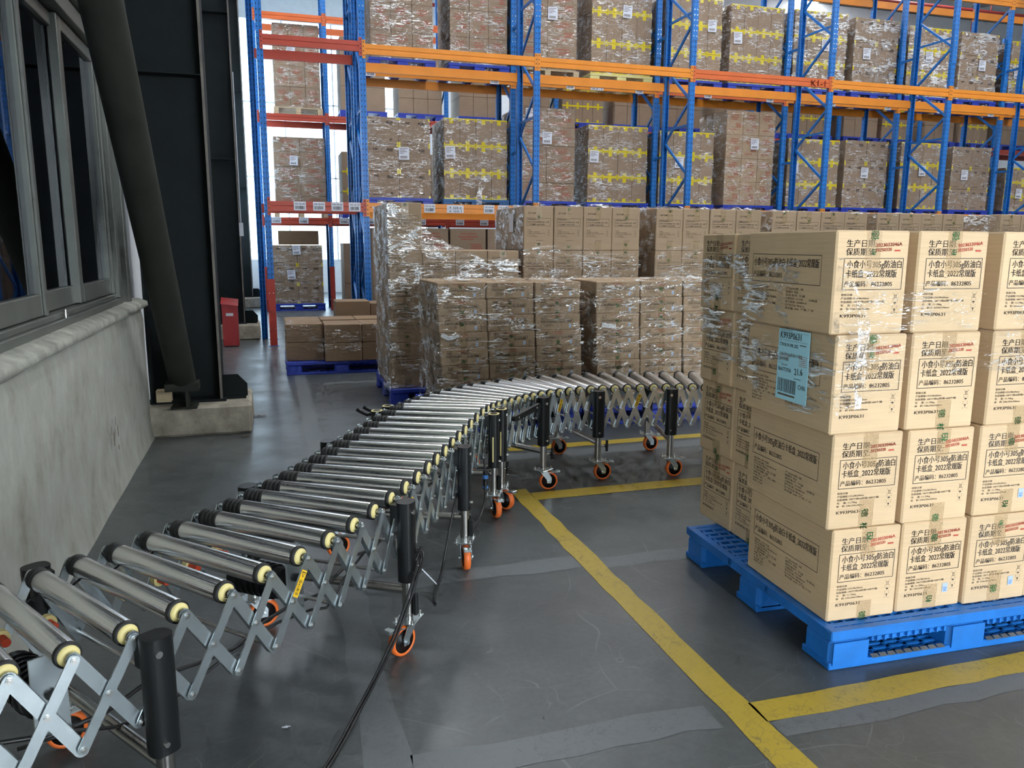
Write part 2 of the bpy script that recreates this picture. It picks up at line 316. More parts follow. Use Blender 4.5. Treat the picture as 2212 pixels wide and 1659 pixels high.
    def mesh(s, name, mats):
        me = bpy.data.meshes.new(name); me.from_pydata(s.v, [], s.f)
        for m in mats: me.materials.append(M[m])
        me.polygons.foreach_set('material_index', s.m); me.polygons.foreach_set('use_smooth', s.s); me.update()
        return me
    def build(s, name, mats, parent=None, mat=None):
        return put(name, s.mesh(name, mats if isinstance(mats, (list, tuple)) else [mats]), parent, mat)
def bevelled(w, d, h, b):
    X = (0, b, w-b, w); Y = (0, b, d-b, d); Z = (0, b, h-b, h)
    vs_ = []; idx = {}
    def V(i, j, k):
        if (i, j, k) not in idx: idx[(i, j, k)] = len(vs_); vs_.append((X[i], Y[j], Z[k]))
        return idx[(i, j, k)]
    fs = []
    for e, o in ((0, 0), (3, 1)):
        q = [V(e, 1, 1), V(e, 2, 1), V(e, 2, 2), V(e, 1, 2)]; fs.append(q if o else q[::-1])
        q = [V(1, e, 1), V(2, e, 1), V(2, e, 2), V(1, e, 2)]; fs.append(q[::-1] if o else q)
        q = [V(1, 1, e), V(2, 1, e), V(2, 2, e), V(1, 2, e)]; fs.append(q if o else q[::-1])
    inn = {0: 1, 3: 2}
    for a in (0, 3):
        for c in (0, 3):
            ia, ic = inn[a], inn[c]
            fs += [[V(a, ic, 1), V(ia, c, 1), V(ia, c, 2), V(a, ic, 2)], [V(a, 1, ic), V(ia, 1, c), V(ia, 2, c), V(a, 2, ic)], [V(1, a, ic), V(1, ia, c), V(2, ia, c), V(2, a, ic)]]
            for e in (0, 3):
                ie = inn[e]; fs.append([V(a, ic, ie), V(ia, c, ie), V(ia, ic, e)])
    ctr = Vector((w/2, d/2, h/2)); out = []
    for f in fs:
        p = [Vector(vs_[i]) for i in f]; n = (p[1]-p[0]).cross(p[2]-p[0]); c = sum(p, Vector())/len(p)
        out.append(tuple(f) if n.dot(c-ctr) > 0 else tuple(reversed(f)))
    return vs_, out
def put(name, data, parent=None, mat=None):
    o = bpy.data.objects.new(name, data); COL.objects.link(o)
    if parent is not None: o.parent = parent
    if mat is not None: o.matrix_local = mat
    return o
def tag(o, label=None, cat=None, group=None, kind=None):
    if label: o['label'] = label
    if cat: o['category'] = cat
    if group: o['group'] = group
    if kind: o['kind'] = kind
    return o
def thing(name, label, cat, loc=(0, 0, 0), rz=0, group=None):
    o = bpy.data.objects.new(name, None); COL.objects.link(o); o.location = loc; o.rotation_euler = (0, 0, rz)
    return tag(o, label, cat, group)
def struct(name, bm, mats, label=None, cat=None):
    o = bm.build(name, mats); o['kind'] = 'structure'
    if label: tag(o, label, cat)
    return o
def FRONT(eps=.0009): return Matrix(((1, 0, 0, 0), (0, 0, -1, -eps), (0, 1, 0, 0), (0, 0, 0, 1)))      # (u,v) -> x, z on the face y = 0, seen from -y
def LEFT(d, eps=.0009): return Matrix(((0, 0, -1, -eps), (-1, 0, 0, d), (0, 1, 0, 0), (0, 0, 0, 1)))    # face x = 0, seen from -x
ORD = ['first', 'second', 'third', 'fourth', 'fifth', 'sixth', 'seventh', 'eighth', 'ninth', 'tenth', 'eleventh', 'twelfth', 'thirteenth', 'fourteenth', 'fifteenth', 'sixteenth']

# ------------------------------------------------------------------ lettering (built-in font, turned into flat meshes once)
STR = ['生产日期:', '保质期至:', '小食小号305g防油白', '卡纸盒_2022常规版', '产品编码：86232805', '检验合格', '产品规格:137x78x50mm', '包装规格: 100个/袋x6袋/箱=600个/箱',
       '毛    重: 11.70kg', '体    积: 530x320x320mm', 'K993P0631', '2023032046A', '20250320', '柏', '德', '小食小号305g防油白卡纸盒_2022常规版', 'CTN BL PH SML 2022',
       '小食小号305g防油白卡纸盒', '_2022常规版', '86A772936', '21.6', 'CHN', '5623*079', '条州560g常规纸卡', '270*157*260常规卡盒_22型', '产品编码: 86232784',
       '包装名称: 小食小号纸盒', '执行标准: GB4806.8', '生产许可证: 粤XK16', '地址: 广东省', '产地: 广东', '电话: 0750', '主要原料: 白卡纸', '使用条件: 常温', '产品材质: 纸', '保存条件: 干燥', '净含量: 600', '合格品',
       'DE-36-40', 'DE-36-30', 'DE-36-20', 'DE-35-10', 'DE-35-40', 'DE-35-30', 'DE-34-40', 'DE-34-30', '↑ G3-2', '↓ G3-1', 'A3-1', 'K1-1', '当心夹手', '!', 'QS']
TXT = {}
def make_texts():
    obs = []
    for b in STR:
        cu = bpy.data.curves.new('lettering', 'FONT'); cu.body = b; cu.size = 1; cu.resolution_u = 2; cu.fill_mode = 'FRONT'
        o = bpy.data.objects.new('lettering', cu); COL.objects.link(o); obs.append((b, o))
    bpy.context.view_layer.update(); dg = bpy.context.evaluated_depsgraph_get()
    for b, o in obs:
        me = bpy.data.meshes.new_from_object(o.evaluated_get(dg))
        v = [(p.co.x, p.co.y) for p in me.vertices]; f = [tuple(p.vertices) for p in me.polygons]
        TXT[b] = (v, f, max(.01, max(x for x, y in v)) if v else 1)
        bpy.data.meshes.remove(me)
    for b, o in obs:
        cu = o.data; bpy.data.objects.remove(o, do_unlink=True); bpy.data.curves.remove(cu)
make_texts()
#==PART2==
# ================================================================== the setting
MASS = MB()                             # cartons behind and beneath the visible ranks
fl = struct('floor', MB().box(-1.3, XR, YB, YF, -.12, 0), 'floor')
def stripe(name, x0, x1, y0, y1, mat, z=.0012, jag=.006):
    """painted floor stripe with slightly ragged edges"""
    b = MB(); L = max(x1-x0, y1-y0); n = max(6, int(L/.12)); top = []; bot = []
    for k in range(n+1):
        t = k/n; j1 = random.uniform(-jag, jag); j2 = random.uniform(-jag, jag)
        if x1-x0 > y1-y0: bot.append((x0+(x1-x0)*t, y0+j1)); top.append((x0+(x1-x0)*t, y1+j2))
        else: bot.append((x1+j1, y0+(y1-y0)*t)); top.append((x0+j2, y0+(y1-y0)*t))
    vs_ = [(x, y, z) for x, y in bot]+[(x, y, z) for x, y in top]; m = n+1
    b.add(vs_, [(k, k+1, m+k+1, m+k) for k in range(n)])
    return b.build(name, mat, fl)
for a in ((.2, .33, -2, 11.5), (.33, 1.3, 1.96, 2.09), (1.46, 6, 1.85, 1.945), (.34, 1.34, 3.24, 3.38), (1.45, 3.2, 3.2, 3.32), (1.46, 6, 4.65, 4.79), (1.46, 7, 5.11, 5.28), (.36, 1.2, 6.35, 6.5), (.5, 4, 8.55, 8.66)):
    stripe('grey_painted_line', *a, 'grey_paint', .0008, .012)
for k, a in enumerate(((1.345, 1.455, -2, 4.46), (1.455, 6.5, 4.235, 4.375), (1.62, 7.5, 5.345, 5.46), (1.45, 6.5, 1.935, 2.045))):
    stripe('yellow_painted_line', *a, 'yellow_paint', .0015)
stripe('white_painted_line', -.6, 2.2, 11.86, 11.9, 'grey_paint', .001)

# low plastered wall under the windows, with a chipped cement ledge
WX = -.94
b = MB(); ny, nz = 60, 10
for j in range(ny+1):
    for k in range(nz+1):
        y = .95+(6.5-.95)*j/ny; z = 1.03*k/nz
        b.v.append((WX+.012*noise.noise(Vector((y*1.3, z*2, 3)))-.02*(k == nz)+(.02*(1-z/.15) if z < .15 else 0), y, z))
for j in range(ny):
    for k in range(nz):
        i = j*(nz+1)+k; b.f.append((i, i+nz+1, i+nz+2, i+1)); b.m.append(0); b.s.append(True)
b.box(-1.25, WX-.02, .95, 6.5, 0, 1.025)
wl = struct('wall_left', b, 'plaster')
b = MB(); n = 90; pr = []
for j in range(n+1):
    y = 1.0+(6.5-1.0)*j/n; q = .010*noise.noise(Vector((y*2, 0, 1)))+.003*noise.noise(Vector((y*9, 5, 0)))
    pr += [(-.90+q, y, 1.03), (-.905+q, y, 1.062+q*.4), (-.96+q*1.5, y, 1.085), (-1.25, y, 1.10), (-.945, y, 1.0+q)]
for j in range(n):
    i = j*5
    for a_, b_ in ((4, 0), (0, 1), (1, 2), (2, 3)): b.f.append((i+a_, i+5+a_, i+5+b_, i+b_)); b.m.append(0); b.s.append(True)
b.v = pr; b.build('ledge', 'ledge', wl)
b = MB()                                               # bare patches where the plaster flaked: three dark chips
for (y, z, dy, dz) in ((4.92, .42, .012, .06), (4.97, .36, .02, .1), (5.06, .45, .012, .06), (5.1, .38, .018, .08), (5.09, .28, .02, .035)):
    b.add([(WX+.014, y, z-dz/2), (WX+.014, y+dy, z-dz*.4), (WX+.014, y+dy*.8, z+dz/2), (WX+.014, y-dy*.3, z+dz*.3)], [(0, 1, 2, 3)])
b.build('flaked_patch', 'seam', wl)
# upper wall: solid before and above the windows; dim room behind the panes
b = MB(); b.box(-1.25, -1.05, YB, LDOOR[0], 0, CEIL); b.box(-1.25, -1.05, LDOOR[0], LDOOR[1], LDOOR[3], CEIL); b.box(-1.25, -1.05, LDOOR[1], 1.0, 0, CEIL); b.box(-1.25, -1.08, 1.0, 6.5, 3.75, CEIL); b.box(-1.25, -1.1, 6.0, 6.5, 1.02, 3.75)
b.build('upper_wall', 'panel', wl)
b = MB()
for k in range(9):
    y = 6.02+k*.055; b.prism([(0, y), (.02, y+.01), (.02, y+.03), (0, y+.04)], 1.12, 3.75, mat=Matrix.Translation((-1.1, 0, 0)))
b.build('ribbed_panel', 'panel', wl)
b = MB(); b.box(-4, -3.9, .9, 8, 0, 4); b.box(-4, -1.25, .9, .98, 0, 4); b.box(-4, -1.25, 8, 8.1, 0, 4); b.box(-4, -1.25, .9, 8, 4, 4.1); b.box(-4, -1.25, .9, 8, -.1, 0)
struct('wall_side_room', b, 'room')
b = MB(); b.box(-1.25, -1.05, 6.5, LWIN[0], 0, CEIL); b.box(-1.25, -1.05, LWIN[0], YF, 0, LWIN[2]); b.box(-1.25, -1.05, LWIN[0], YF, LWIN[3], CEIL); b.box(-1.25, -1.05, LWIN[1], YF, LWIN[2], LWIN[3])
wl2 = struct('wall_left_far', b, 'white_wall')
MB().box(-1.2, -1.194, LWIN[0], LWIN[1], LWIN[2], LWIN[3]).build('pane', 'dim_glass', wl2)
for z in (2.6, 4.2, 5.0): MB().box(-1.1, -1.0, LWIN[0], LWIN[1], z, z+.07).build('rail', 'white_wall', wl2)
for k in range(5): MB().box(-1.1, -.98, LWIN[0]+1.6*k, LWIN[0]+1.6*k+.08, LWIN[2], LWIN[3]).build('mullion', 'white_wall', wl2)

# aluminium sliding window
WN = -1.03
win = bpy.data.objects.new('window_1', None); COL.objects.link(win); win['kind'] = 'structure'
tag(win, 'long aluminium sliding window above the plastered low wall', 'window'); win['kind'] = 'structure'
b = MB()
b.bbox(WN-.1, WN+.05, 1.0, 5.98, 1.085, 1.125, .004).bbox(WN-.1, WN+.03, 1.0, 5.98, 1.125, 1.155, .004)
b.bbox(WN-.1, WN+.05, 1.0, 6.0, 2.70, 2.76, .004).bbox(WN-.1, WN+.03, 1.0, 6.0, 2.77, 2.82, .004).bbox(WN-.1, WN+.06, 1.0, 6.0, 2.83, 2.89, .004).bbox(WN-.1, WN+.03, 1.0, 6.0, 3.68, 3.75, .004)
b.bbox(WN-.1, WN+.05, 5.88, 5.98, 1.13, 3.7, .004).bbox(WN-.1, WN+.05, 1.0, 1.08, 1.13, 3.7, .004)
b.build('frame', 'alu', win)
MB().bbox(WN-.1, WN+.07, 6.1, 6.2, 1.06, 3.75, .006).bbox(WN-.1, WN+.02, 5.98, 6.1, 1.06, 3.75, .006).build('corner_post', 'alu', win)
for y0, y1, dx in ((1.08, 2.6, 0), (2.5, 4.2, .03), (4.2, 5.02, 0), (4.92, 5.88, .03)):
    b = MB(); x0, x1 = WN-.07+dx, WN-.02+dx; st = .085
    b.bbox(x0, x1, y0, y0+st, 1.16, 2.69, .004).bbox(x0, x1, y1-st, y1, 1.16, 2.69, .004)
    b.bbox(x0, x1, y0+st, y1-st, 1.16, 1.26, .004).bbox(x0, x1, y0+st, y1-st, 2.62, 2.69, .004)
    b.bbox(x1, x1+.012, y1-st+.02, y1-.02, 1.16, 2.69, .002)
    s = b.build('sash', 'alu', win)
    MB().box(x0+.02, x0+.026, y0+st, y1-st, 1.26, 2.62).build('pane', 'glass', s)
for y0, y1 in ((1.08, 2.6), (2.66, 4.2), (4.26, 5.85)):
    b = MB(); b.bbox(WN-.07, WN, y0, y0+.06, 2.89, 3.68, .004).bbox(WN-.07, WN, y1-.06, y1, 2.89, 3.68, .004); s = b.build('transom_sash', 'alu', win)
    MB().box(WN-.04, WN-.034, y0+.06, y1-.06, 2.9, 3.68).build('pane', 'glass', s)
for y0, y1, x in ((4.42, 4.74, -1.2), (5.16, 5.44, -1.22), (5.72, 5.95, -1.2)):  # lavender strips added behind the glass in place of reflections in the panes
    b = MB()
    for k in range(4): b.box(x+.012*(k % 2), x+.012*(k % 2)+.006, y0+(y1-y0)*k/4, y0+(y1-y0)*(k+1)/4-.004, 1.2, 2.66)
    b.build('reflection_strip', 'reflection_strip', win)
MB().cyl((WN+.05, 4.36, 1.13), (WN+.05, 4.36, 1.17), .008, 8).build('bolt', 'bolt', win)

# far wall, right wall, rear wall with the dock door, roof
b = MB(); x0, x1, z0, z1 = FWIN
b.box(-1.25, x0, YF, YF+.2, 0, CEIL); b.box(x1, XR, YF, YF+.2, 0, CEIL); b.box(x0, x1, YF, YF+.2, 0, z0); b.box(x0, x1, YF, YF+.2, z1, CEIL)
wf = struct('wall_far', b, 'white_wall')
for k in range(5): MB().box(x0+k*1.4, x0+k*1.4+.04, YF-.05, YF+.1, z0, z1).build('mullion', 'white_wall', wf)
MB().box(x0, x1, YF+.12, YF+.126, z0, z1).build('pane', 'dim_glass', wf)
for z in (3.4, 5.5): MB().box(x0, x1, YF-.05, YF+.1, z, z+.04).build('rail', 'white_wall', wf)
struct('wall_right', MB().box(XR, XR+.2, YB, YF, 0, CEIL), 'white_wall')
b = MB(); x0, x1, z0, z1 = DOOR
b.box(-1.25, x0, YB-.2, YB, 0, CEIL); b.box(x1, XR, YB-.2, YB, 0, CEIL); b.box(x0, x1, YB-.2, YB, z1, CEIL)
struct('wall_back', b, 'white_wall')
b = MB(); b.bbox(x0-.12, x0, YB-.02, YB+.06, 0, z1, .005).bbox(x1, x1+.12, YB-.02, YB+.06, 0, z1, .005).bbox(x0-.12, x1+.12, YB-.02, YB+.06, z1, z1+.12, .005)
struct('door_1', b, 'alu')
y0, y1, z0, z1 = LDOOR; b = MB(); b.bbox(-1.27, -1.02, y0-.06, y0+.04, 0, z1, .005).bbox(-1.27, -1.02, y0-.06, y1+.02, z1, z1+.1, .005); struct('door_2', b, 'alu')
ce = struct('ceiling', MB().box(-1.25, XR, YB, YF, CEIL, CEIL+.2), 'ceiling')
for x0, x1, y0, y1 in FILL_PANELS: MB().box(x0, x1, y0, y1, CEIL-.03, CEIL-.005).build('roof_fill_panel', 'roof_fill', ce)
for k, y in enumerate((-3, 3.3, 9.7, 16.1, 22.5)):
    o = MB().box(-1.2, XR, y-.1, y+.1, CEIL-.5, CEIL-.03).build('trim_%d' % (k+1), 'white_wall'); o['kind'] = 'structure'

# ================================================================== steel columns on plinths
def column(y, label, plab, gusset):
    c = thing('steel_column', label, 'column', (0, y, .24)); xf, xb, hw = -.42, -.94, .15; top = CEIL-.5-.24
    MB().box(xb, xf-.012, -.008, .008, 0, top).build('web', 'steel_dark', c)
    MB().box(xf-.014, xf+.004, -hw, hw, 0, top).build('flange', ['steel_dark'], c)
    MB().box(xb-.012, xb+.006, -hw, hw, 0, top).build('flange', ['steel_dark'], c)
    MB().box(xf-.0145, xf+.0045, -hw-.001, -hw+.001, 0, top).build('edge_strip', 'steel_edge', c)
    MB().box(xb-.03, xf+.03, -hw-.02, hw+.02, 0, .02).build('base_plate', 'steel_dark', c)
    for z in (2.5, 4.6, 6.6):
        MB().box(xb, xf-.014, -hw+.01, -.008, z, z+.012).build('stiffener', 'steel_dark', c)
    MB().prism([(0, 0), (.19, 0), (.19, .1), (.12, .18), (0, .18)], -.006, .006, mat=Matrix(((1, 0, 0, xf+.004), (0, 0, 1, -.06), (0, 1, 0, .02), (0, 0, 0, 1)))).build('gusset_plate', 'steel_dark', c)
    MB().box(xf+.004, xf+.18, -.08, .08, .0, .02).build('foot_plate', 'steel_dark', c)
    b = MB(); vs_, fs = bevelled(.76, .75, .24, .02)
    vs_ = [(x+.012*noise.noise(Vector((x*7, yy*7, z*9+y))), yy+.012*noise.noise(Vector((x*6+9, yy*7, z*9))), z) for x, yy, z in vs_]
    b.add(vs_, fs, 0, False, Matrix.Translation((-.96, y-.32, 0))); p = b.build('concrete_plinth', 'plinth'); tag(p, plab, 'plinth')
column(6.78, 'nearest dark steel H column behind the slanting pipe brace', 'nearest concrete plinth at the end of the plastered wall', True)
column(13.2, 'second dark steel H column standing behind the red cabinet', 'concrete plinth behind the red cabinet', True)
column(19.6, 'third dark steel H column at the far left end', 'farthest concrete plinth, left of the distant pallet', True)
d = Vector((-.69, 6.45, .46))-Vector((-.69, 4.25, 2.6)); p0 = Vector((-.69, 6.45, .46)); p1 = p0-d*1.75
t = thing('pipe_brace', 'thick grey pipe slanting up in front of the nearest dark column', 'pipe', (-.69, 6.45, .24))
b = MB(); b.cyl(p0-Vector((-.69, 6.45, .24)), p1-Vector((-.69, 6.45, .24)), .098, 28); b.build('pipe', 'pipe', t)
MB().box(-.12, .12, -.1, .08, .14, .2).build('end_plate', 'pipe', t)
MB().box(.02, .04, -.07, .1, 0, .16).build('gusset_plate', 'pipe', t); MB().box(-.09, .1, -.09, .1, 0, .015).build('base_plate', 'pipe', t)
o = MB().bbox(-.9, -.79, 6.55, 6.64, .265, .36, .004).build('wood_block', 'wood'); tag(o, 'small timber block lying at the foot of the pipe brace', 'block')
b = MB(); b.box(-.006, .006, -.006, .006, -2.2, 0); b.box(-.03, .03, -.02, .01, -2.4, -2.2)
o = b.build('switch_box', 'lamp'); o.location = (-.4, 13.0, 4.0); tag(o, 'small grey switch with conduit on the second column', 'switch')
# red cabinet
t = thing('extinguisher_cabinet', 'red metal cabinet standing beside the second column', 'cabinet', (-.70, 12.04, 0))
b = MB(); b.add([(0, 0, .02), (.215, 0, .02), (.215, .22, .02), (0, .22, .02), (0, 0, .62), (.215, 0, .585), (.215, .22, .66), (0, .22, .69)], [(0, 3, 2, 1), (4, 5, 6, 7), (0, 1, 5, 4), (1, 2, 6, 5), (2, 3, 7, 6), (3, 0, 4, 7)]); b.build('body', 'firebox', t)
MB().box(.055, .155, -.006, .004, .455, .495).build('handle_recess', 'lamp', t); MB().box(.01, .205, .01, .21, 0, .02).build('foot', 'black', t)
MB().add([(-.012, -.015, .622), (.227, -.015, .587), (.227, .23, .67), (-.012, .23, .70), (-.012, -.015, .634), (.227, -.015, .599), (.227, .23, .682), (-.012, .23, .712)], [(0, 3, 2, 1), (4, 5, 6, 7), (0, 1, 5, 4), (1, 2, 6, 5), (2, 3, 7, 6), (3, 0, 4, 7)]).build('lid', 'firebox', t)

# ================================================================== pallets
def pallet_parts(wd, dp, h=.15):
    """meshes of a nine-foot plastic pallet with runners: deck, foot, runner"""
    bw, bd = .17, .16
    dk = MB()
    for y0, y1 in ((0, .035), (dp-.035, dp), (dp*.36, dp*.36+.03), (dp*.62, dp*.62+.03)): dk.bbox(0, wd, y0, y1, h-.038, h, .004)
    for x0, x1 in ((0, .035), (wd-.035, wd), (wd/2-.02, wd/2+.02)): dk.box(x0, x1, .03, dp-.03, h-.038, h-.001)
    n = int(dp/.052)
    for k in range(1, n): dk.box(.03, wd-.03, dp*k/n-.012, dp*k/n+.012, h-.03, h-.0015)
    n = int(wd/.05)
    for k in range(1, n): dk.box(wd*k/n-.006, wd*k/n+.006, .02, dp-.02, h-.03, h-.003)
    ft = MB(); ft.bbox(0, bw, 0, bd, .0, h-.036, .018)
    rn = MB(); rn.bbox(0, wd, 0, .03, 0, .028, .004).bbox(0, wd, bd-.03, bd, 0, .028, .004)
    for k in range(17): rn.box(wd*k/16-.008 if k else 0, wd*k/16+.008 if k < 16 else wd, .02, bd-.02, .004, .026)
    for k in range(1, 5): rn.box(.02, wd-.02, bd*k/5-.006, bd*k/5+.006, .004, .026)
    return dk, ft, rn, bw, bd
def pallet(loc, rz, label, wd=1.2, dp=1.1, mat='bpallet', h=.15, teeth=False, group=None):
    t = thing('pallet', label, 'pallet', loc, rz, group); dk, ft, rn, bw, bd = pallet_parts(wd, dp, h)
    dk.build('top_deck', [mat], t); me = ft.mesh('foot', [mat]); mr = rn.mesh('runner', [mat])
    for y in (.004, (dp-bd)/2, dp-bd-.004):
        put('runner', mr, t, Matrix.Translation((0, y, 0)))
        for x in (.004, (wd-bw)/2, wd-bw-.004): put('foot', me, t, Matrix.Translation((x, y, .001)))
    if teeth:
        for x0, x1 in ((bw+.01, (wd-bw)/2-.01), ((wd+bw)/2+.01, wd-bw-.01)):
            b = MB()
            for k in range(10):
                x = x0+(x1-x0)*(k+.5)/10; b.box(x-.004, x+.004, .0, .03, h-.055, h-.036); 
            b.box(x0, x1, .012, .03, h-.06, h-.036); b.build('rib_row', [mat], t)
            b = MB()
            for k in range(9):
                x = x0+(x1-x0)*(k+.5)/9; b.add([(x-.016, .002, .028), (x+.016, .002, .028), (x+.014, .02, .034), (x-.014, .02, .034)], [(0, 1, 2, 3)])
            b.build('rib_row', ['grime'], t)
        for z in (.05, .09): pass
        for x in (.0, (wd-bw)/2, wd-bw): MB().box(x+.012, x+bw-.012, .0, .006, .02, h-.045).build('front_panel', [mat], t)
    return t
_pm = {}
def shelf_pallet(x, y, z, wd, label, mat, dp=1.0):
    """a pallet too far off to show its grid: deck boards, three blocks a side, runners"""
    key = (round(wd, 2), mat, dp)
    if key not in _pm:
        b = MB(); h = .15
        if mat == 'wood':
            for k in range(6): b.box(0, wd, dp*k/6, dp*k/6+dp/6-.03, h-.022, h)
            for xx in (0, wd/2-.05, wd-.1):
                b.box(xx, xx+.1, 0, dp, h-.045, h-.022)
                for yy in (0, dp/2-.06, dp-.12): b.box(xx, xx+.1, yy, yy+.12, .022, h-.045)
                b.box(xx, xx+.1, 0, dp, 0, .022)
        else:
            b.box(0, wd, 0, dp, h-.04, h)
            for xx in (0, wd/2-.09, wd-.18):
                for yy in (0, dp/2-.07, dp-.14): b.bbox(xx, xx+.18, yy, yy+.14, .02, h-.04, .01)
            for xx in (0, wd/2-.06, wd-.12): b.box(xx, xx+.12, 0, dp, 0, .025)
        _pm[key] = b.mesh('pallet', [mat])
    o = put('pallet', _pm[key], None, Matrix.Translation((x, y, z))); return tag(o, label, 'pallet', 'pallets on the rack shelves')
#==PART3==
# ================================================================== cartons and their print
_cm = {}
def carton_mesh(wd, dp, h, mat, bev=.006):
    key = (round(wd, 3), round(dp, 3), round(h, 3), mat)
    if key not in _cm:
        b = MB(); b.bbox(0, wd, 0, dp, 0, h, bev); b.box(.004, wd-.004, dp/2-.0015, dp/2+.0015, h-.001, h+.0004, 1)
        _cm[key] = b.mesh('carton', [mat, 'seam'])
    return _cm[key]
def carton(name, size, loc, rz, mat, label, group=None, parts=(), tilt=0):
    o = put(name, carton_mesh(*size, mat)); o.location = loc; o.rotation_euler = (tilt, 0, rz); tag(o, label, 'carton', group)
    for nm, me in parts: put(nm, me, o)
    return o
def icons(b, u, v, s, mi=0, fm=None):
    """handling marks with corner ticks: arrows, umbrella, glass"""
    for k in range(3):
        c = v-k*s*1.55
        for sx in (-1, 1):
            for sy in (-1, 1):
                x, y = u+sx*s*.62, c+sy*s*.6
                b.rect(min(x, x-sx*s*.18), max(x, x-sx*s*.18), y-.0005, y+.0005, mi, fm); b.rect(x-.0005, x+.0005, min(y, y-sy*s*.18), max(y, y-sy*s*.18), mi, fm)
        if k == 0:
            for x in (u-s*.2, u+s*.2):
                b.rect(x-s*.045, x+s*.045, c-s*.4, c+s*.3, mi, fm); b.add([(x-s*.14, c+s*.2, 0), (x+s*.14, c+s*.2, 0), (x, c+s*.45, 0)], [(0, 1, 2)], mi, False, fm)
            b.rect(u-s*.42, u+s*.42, c-s*.48, c-s*.4, mi, fm)
        elif k == 1:
            b.add([(u-s*.4, c, 0), (u+s*.4, c, 0), (u+s*.25, c+s*.25, 0), (u, c+s*.36, 0), (u-s*.25, c+s*.25, 0)], [(0, 1, 2, 3, 4)], mi, False, fm); b.rect(u-s*.03, u+s*.03, c-s*.35, c, mi, fm)
        else:
            b.add([(u-s*.22, c+s*.4, 0), (u-s*.16, c-s*.02, 0), (u+s*.16, c-s*.02, 0), (u+s*.22, c+s*.4, 0)], [(0, 1, 2, 3)], mi, False, fm); b.rect(u-s*.03, u+s*.03, c-s*.35, c, mi, fm); b.rect(u-s*.2, u+s*.2, c-s*.4, c-s*.35, mi, fm)
def end_print(wd, h, ink='ink'):
    fm = FRONT(); b = MB(); x = wd*.13
    b.text('生产日期:', x, h*.845, .027, 0, fm, wd*.40); b.text('保质期至:', x, h*.765, .027, 0, fm, wd*.40)
    b.frame(wd*.115, wd*.93, h*.43, h*.735, .0022, 0, fm)
    b.text('小食小号305g防油白', wd*.155, h*.645, .029, 0, fm, wd*.75); b.text('卡纸盒_2022常规版', wd*.145, h*.555, .029, 0, fm, wd*.70); b.text('产品编码：86232805', wd*.135, h*.465, .021, 0, fm, wd*.66)
    for k, (s, wf) in enumerate((('检验合格', .15), ('产品规格:137x78x50mm', .38), ('包装规格: 100个/袋x6袋/箱=600个/箱', .6), ('毛    重: 11.70kg', .29), ('体    积: 530x320x320mm', .4))):
        b.text(s, wd*.11, h*(.375-.034*k), .0088, 1, fm, wd*wf)
    b.text('K993P0631', wd*.11, h*.165, .0165, 0, fm, wd*.35)
    icons(b, wd*.86, h*.365, h*.045, 0, fm)
    return b.mesh('print', [ink, 'ink2'])
def stamp_mesh(wd, h, dx=0, rot=.05):
    fm = FRONT(.0016); b = MB(); b.text('2023032046A', wd*(.53+dx), h*.84, .017, 0, fm, wd*.36, rot); b.text('20250320', wd*(.53+dx), h*.795, .016, 0, fm, wd*.22, rot); b.rect(wd*(.79+dx), wd*(.87+dx), h*.80, h*.815, 0, fm)
    return b.mesh('date_stamp', ['red'])
def tape_mesh(wd, h, cx, up, lo, greens):
    """strips of packing tape folded over the top and bottom edges, with the printed green characters on them"""
    fm = FRONT(.0012); fg = FRONT(.002); tw = wd*.21; out = []
    for on, v0, v1, dx in ((up, h*(1-up), h*.995, 0), (lo, h*.005, h*lo, .004)):
        if not on: continue
        b = MB(); b.rect(cx-tw/2+dx, cx+tw/2+dx, v0, v1, 0, fm)
        for ch, v, s, r in greens:
            if (v > .5) == (v0 > h*.4): b.text(ch, cx+(s*.42 if r > 0 else -s*.42), h*v-(0 if r > 0 else -s*.4), s, 1, fg, None, r)
        out.append(('tape', b.mesh('tape', ['tape', 'green'])))
    return out
def side_print(dp, h):
    fm = LEFT(dp); b = MB()
    b.frame(dp*.07, dp*.87, h*.46, h*.76, .0022, 0, fm)
    b.text('小食小号305g防油白卡纸盒_2022常规版', dp*.085, h*.64, .034, 0, fm, dp*.76); b.text('产品编码：86232805', dp*.085, h*.515, .026, 0, fm, dp*.36)
    L = ['包装名称: 小食小号纸盒', '执行标准: GB4806.8', '生产许可证: 粤XK16', '主要原料: 白卡纸', '产品材质: 纸', '地址: 广东省', '产地: 广东', '净含量: 600', '电话: 0750']
    for k, s in enumerate(L): b.text(s, dp*.09, h*(.40-.034*k), .0095, 1, fm, dp*(.30 if k in (1, 3, 5) else .2 if k < 5 else .13))
    for k, s in enumerate(['产品材质: 纸', '使用条件: 常温', '保存条件: 干燥', '主要原料: 白卡纸', '执行标准: GB4806.8', '生产许可证: 粤XK16', '净含量: 600']): b.text(s, dp*.50, h*(.40-.034*k), .0095, 1, fm, dp*(.2, .14, .22, .2, .24, .22, .16)[k])
    b.text('合格品', dp*.76, h*.3, .009, 1, fm, dp*.09); b.text('产地: 广东', dp*.68, h*.2, .009, 1, fm, dp*.14)
    return b.mesh('print', ['ink', 'ink2'])
def sticker_mesh(u, v, s):
    fm = FRONT(.0018); b = MB(); b.rect(u, u+s, v, v+s*1.5, 0, fm); f2 = FRONT(.0024); b.text('QS', u+s*.14, v+s*.5, s*.5, 1, f2, s*.7); b.rect(u+s*.2, u+s*.8, v+s*.22, v+s*.34, 1, f2)
    return b.mesh('quality_sticker', ['sticker', 'blueink'])

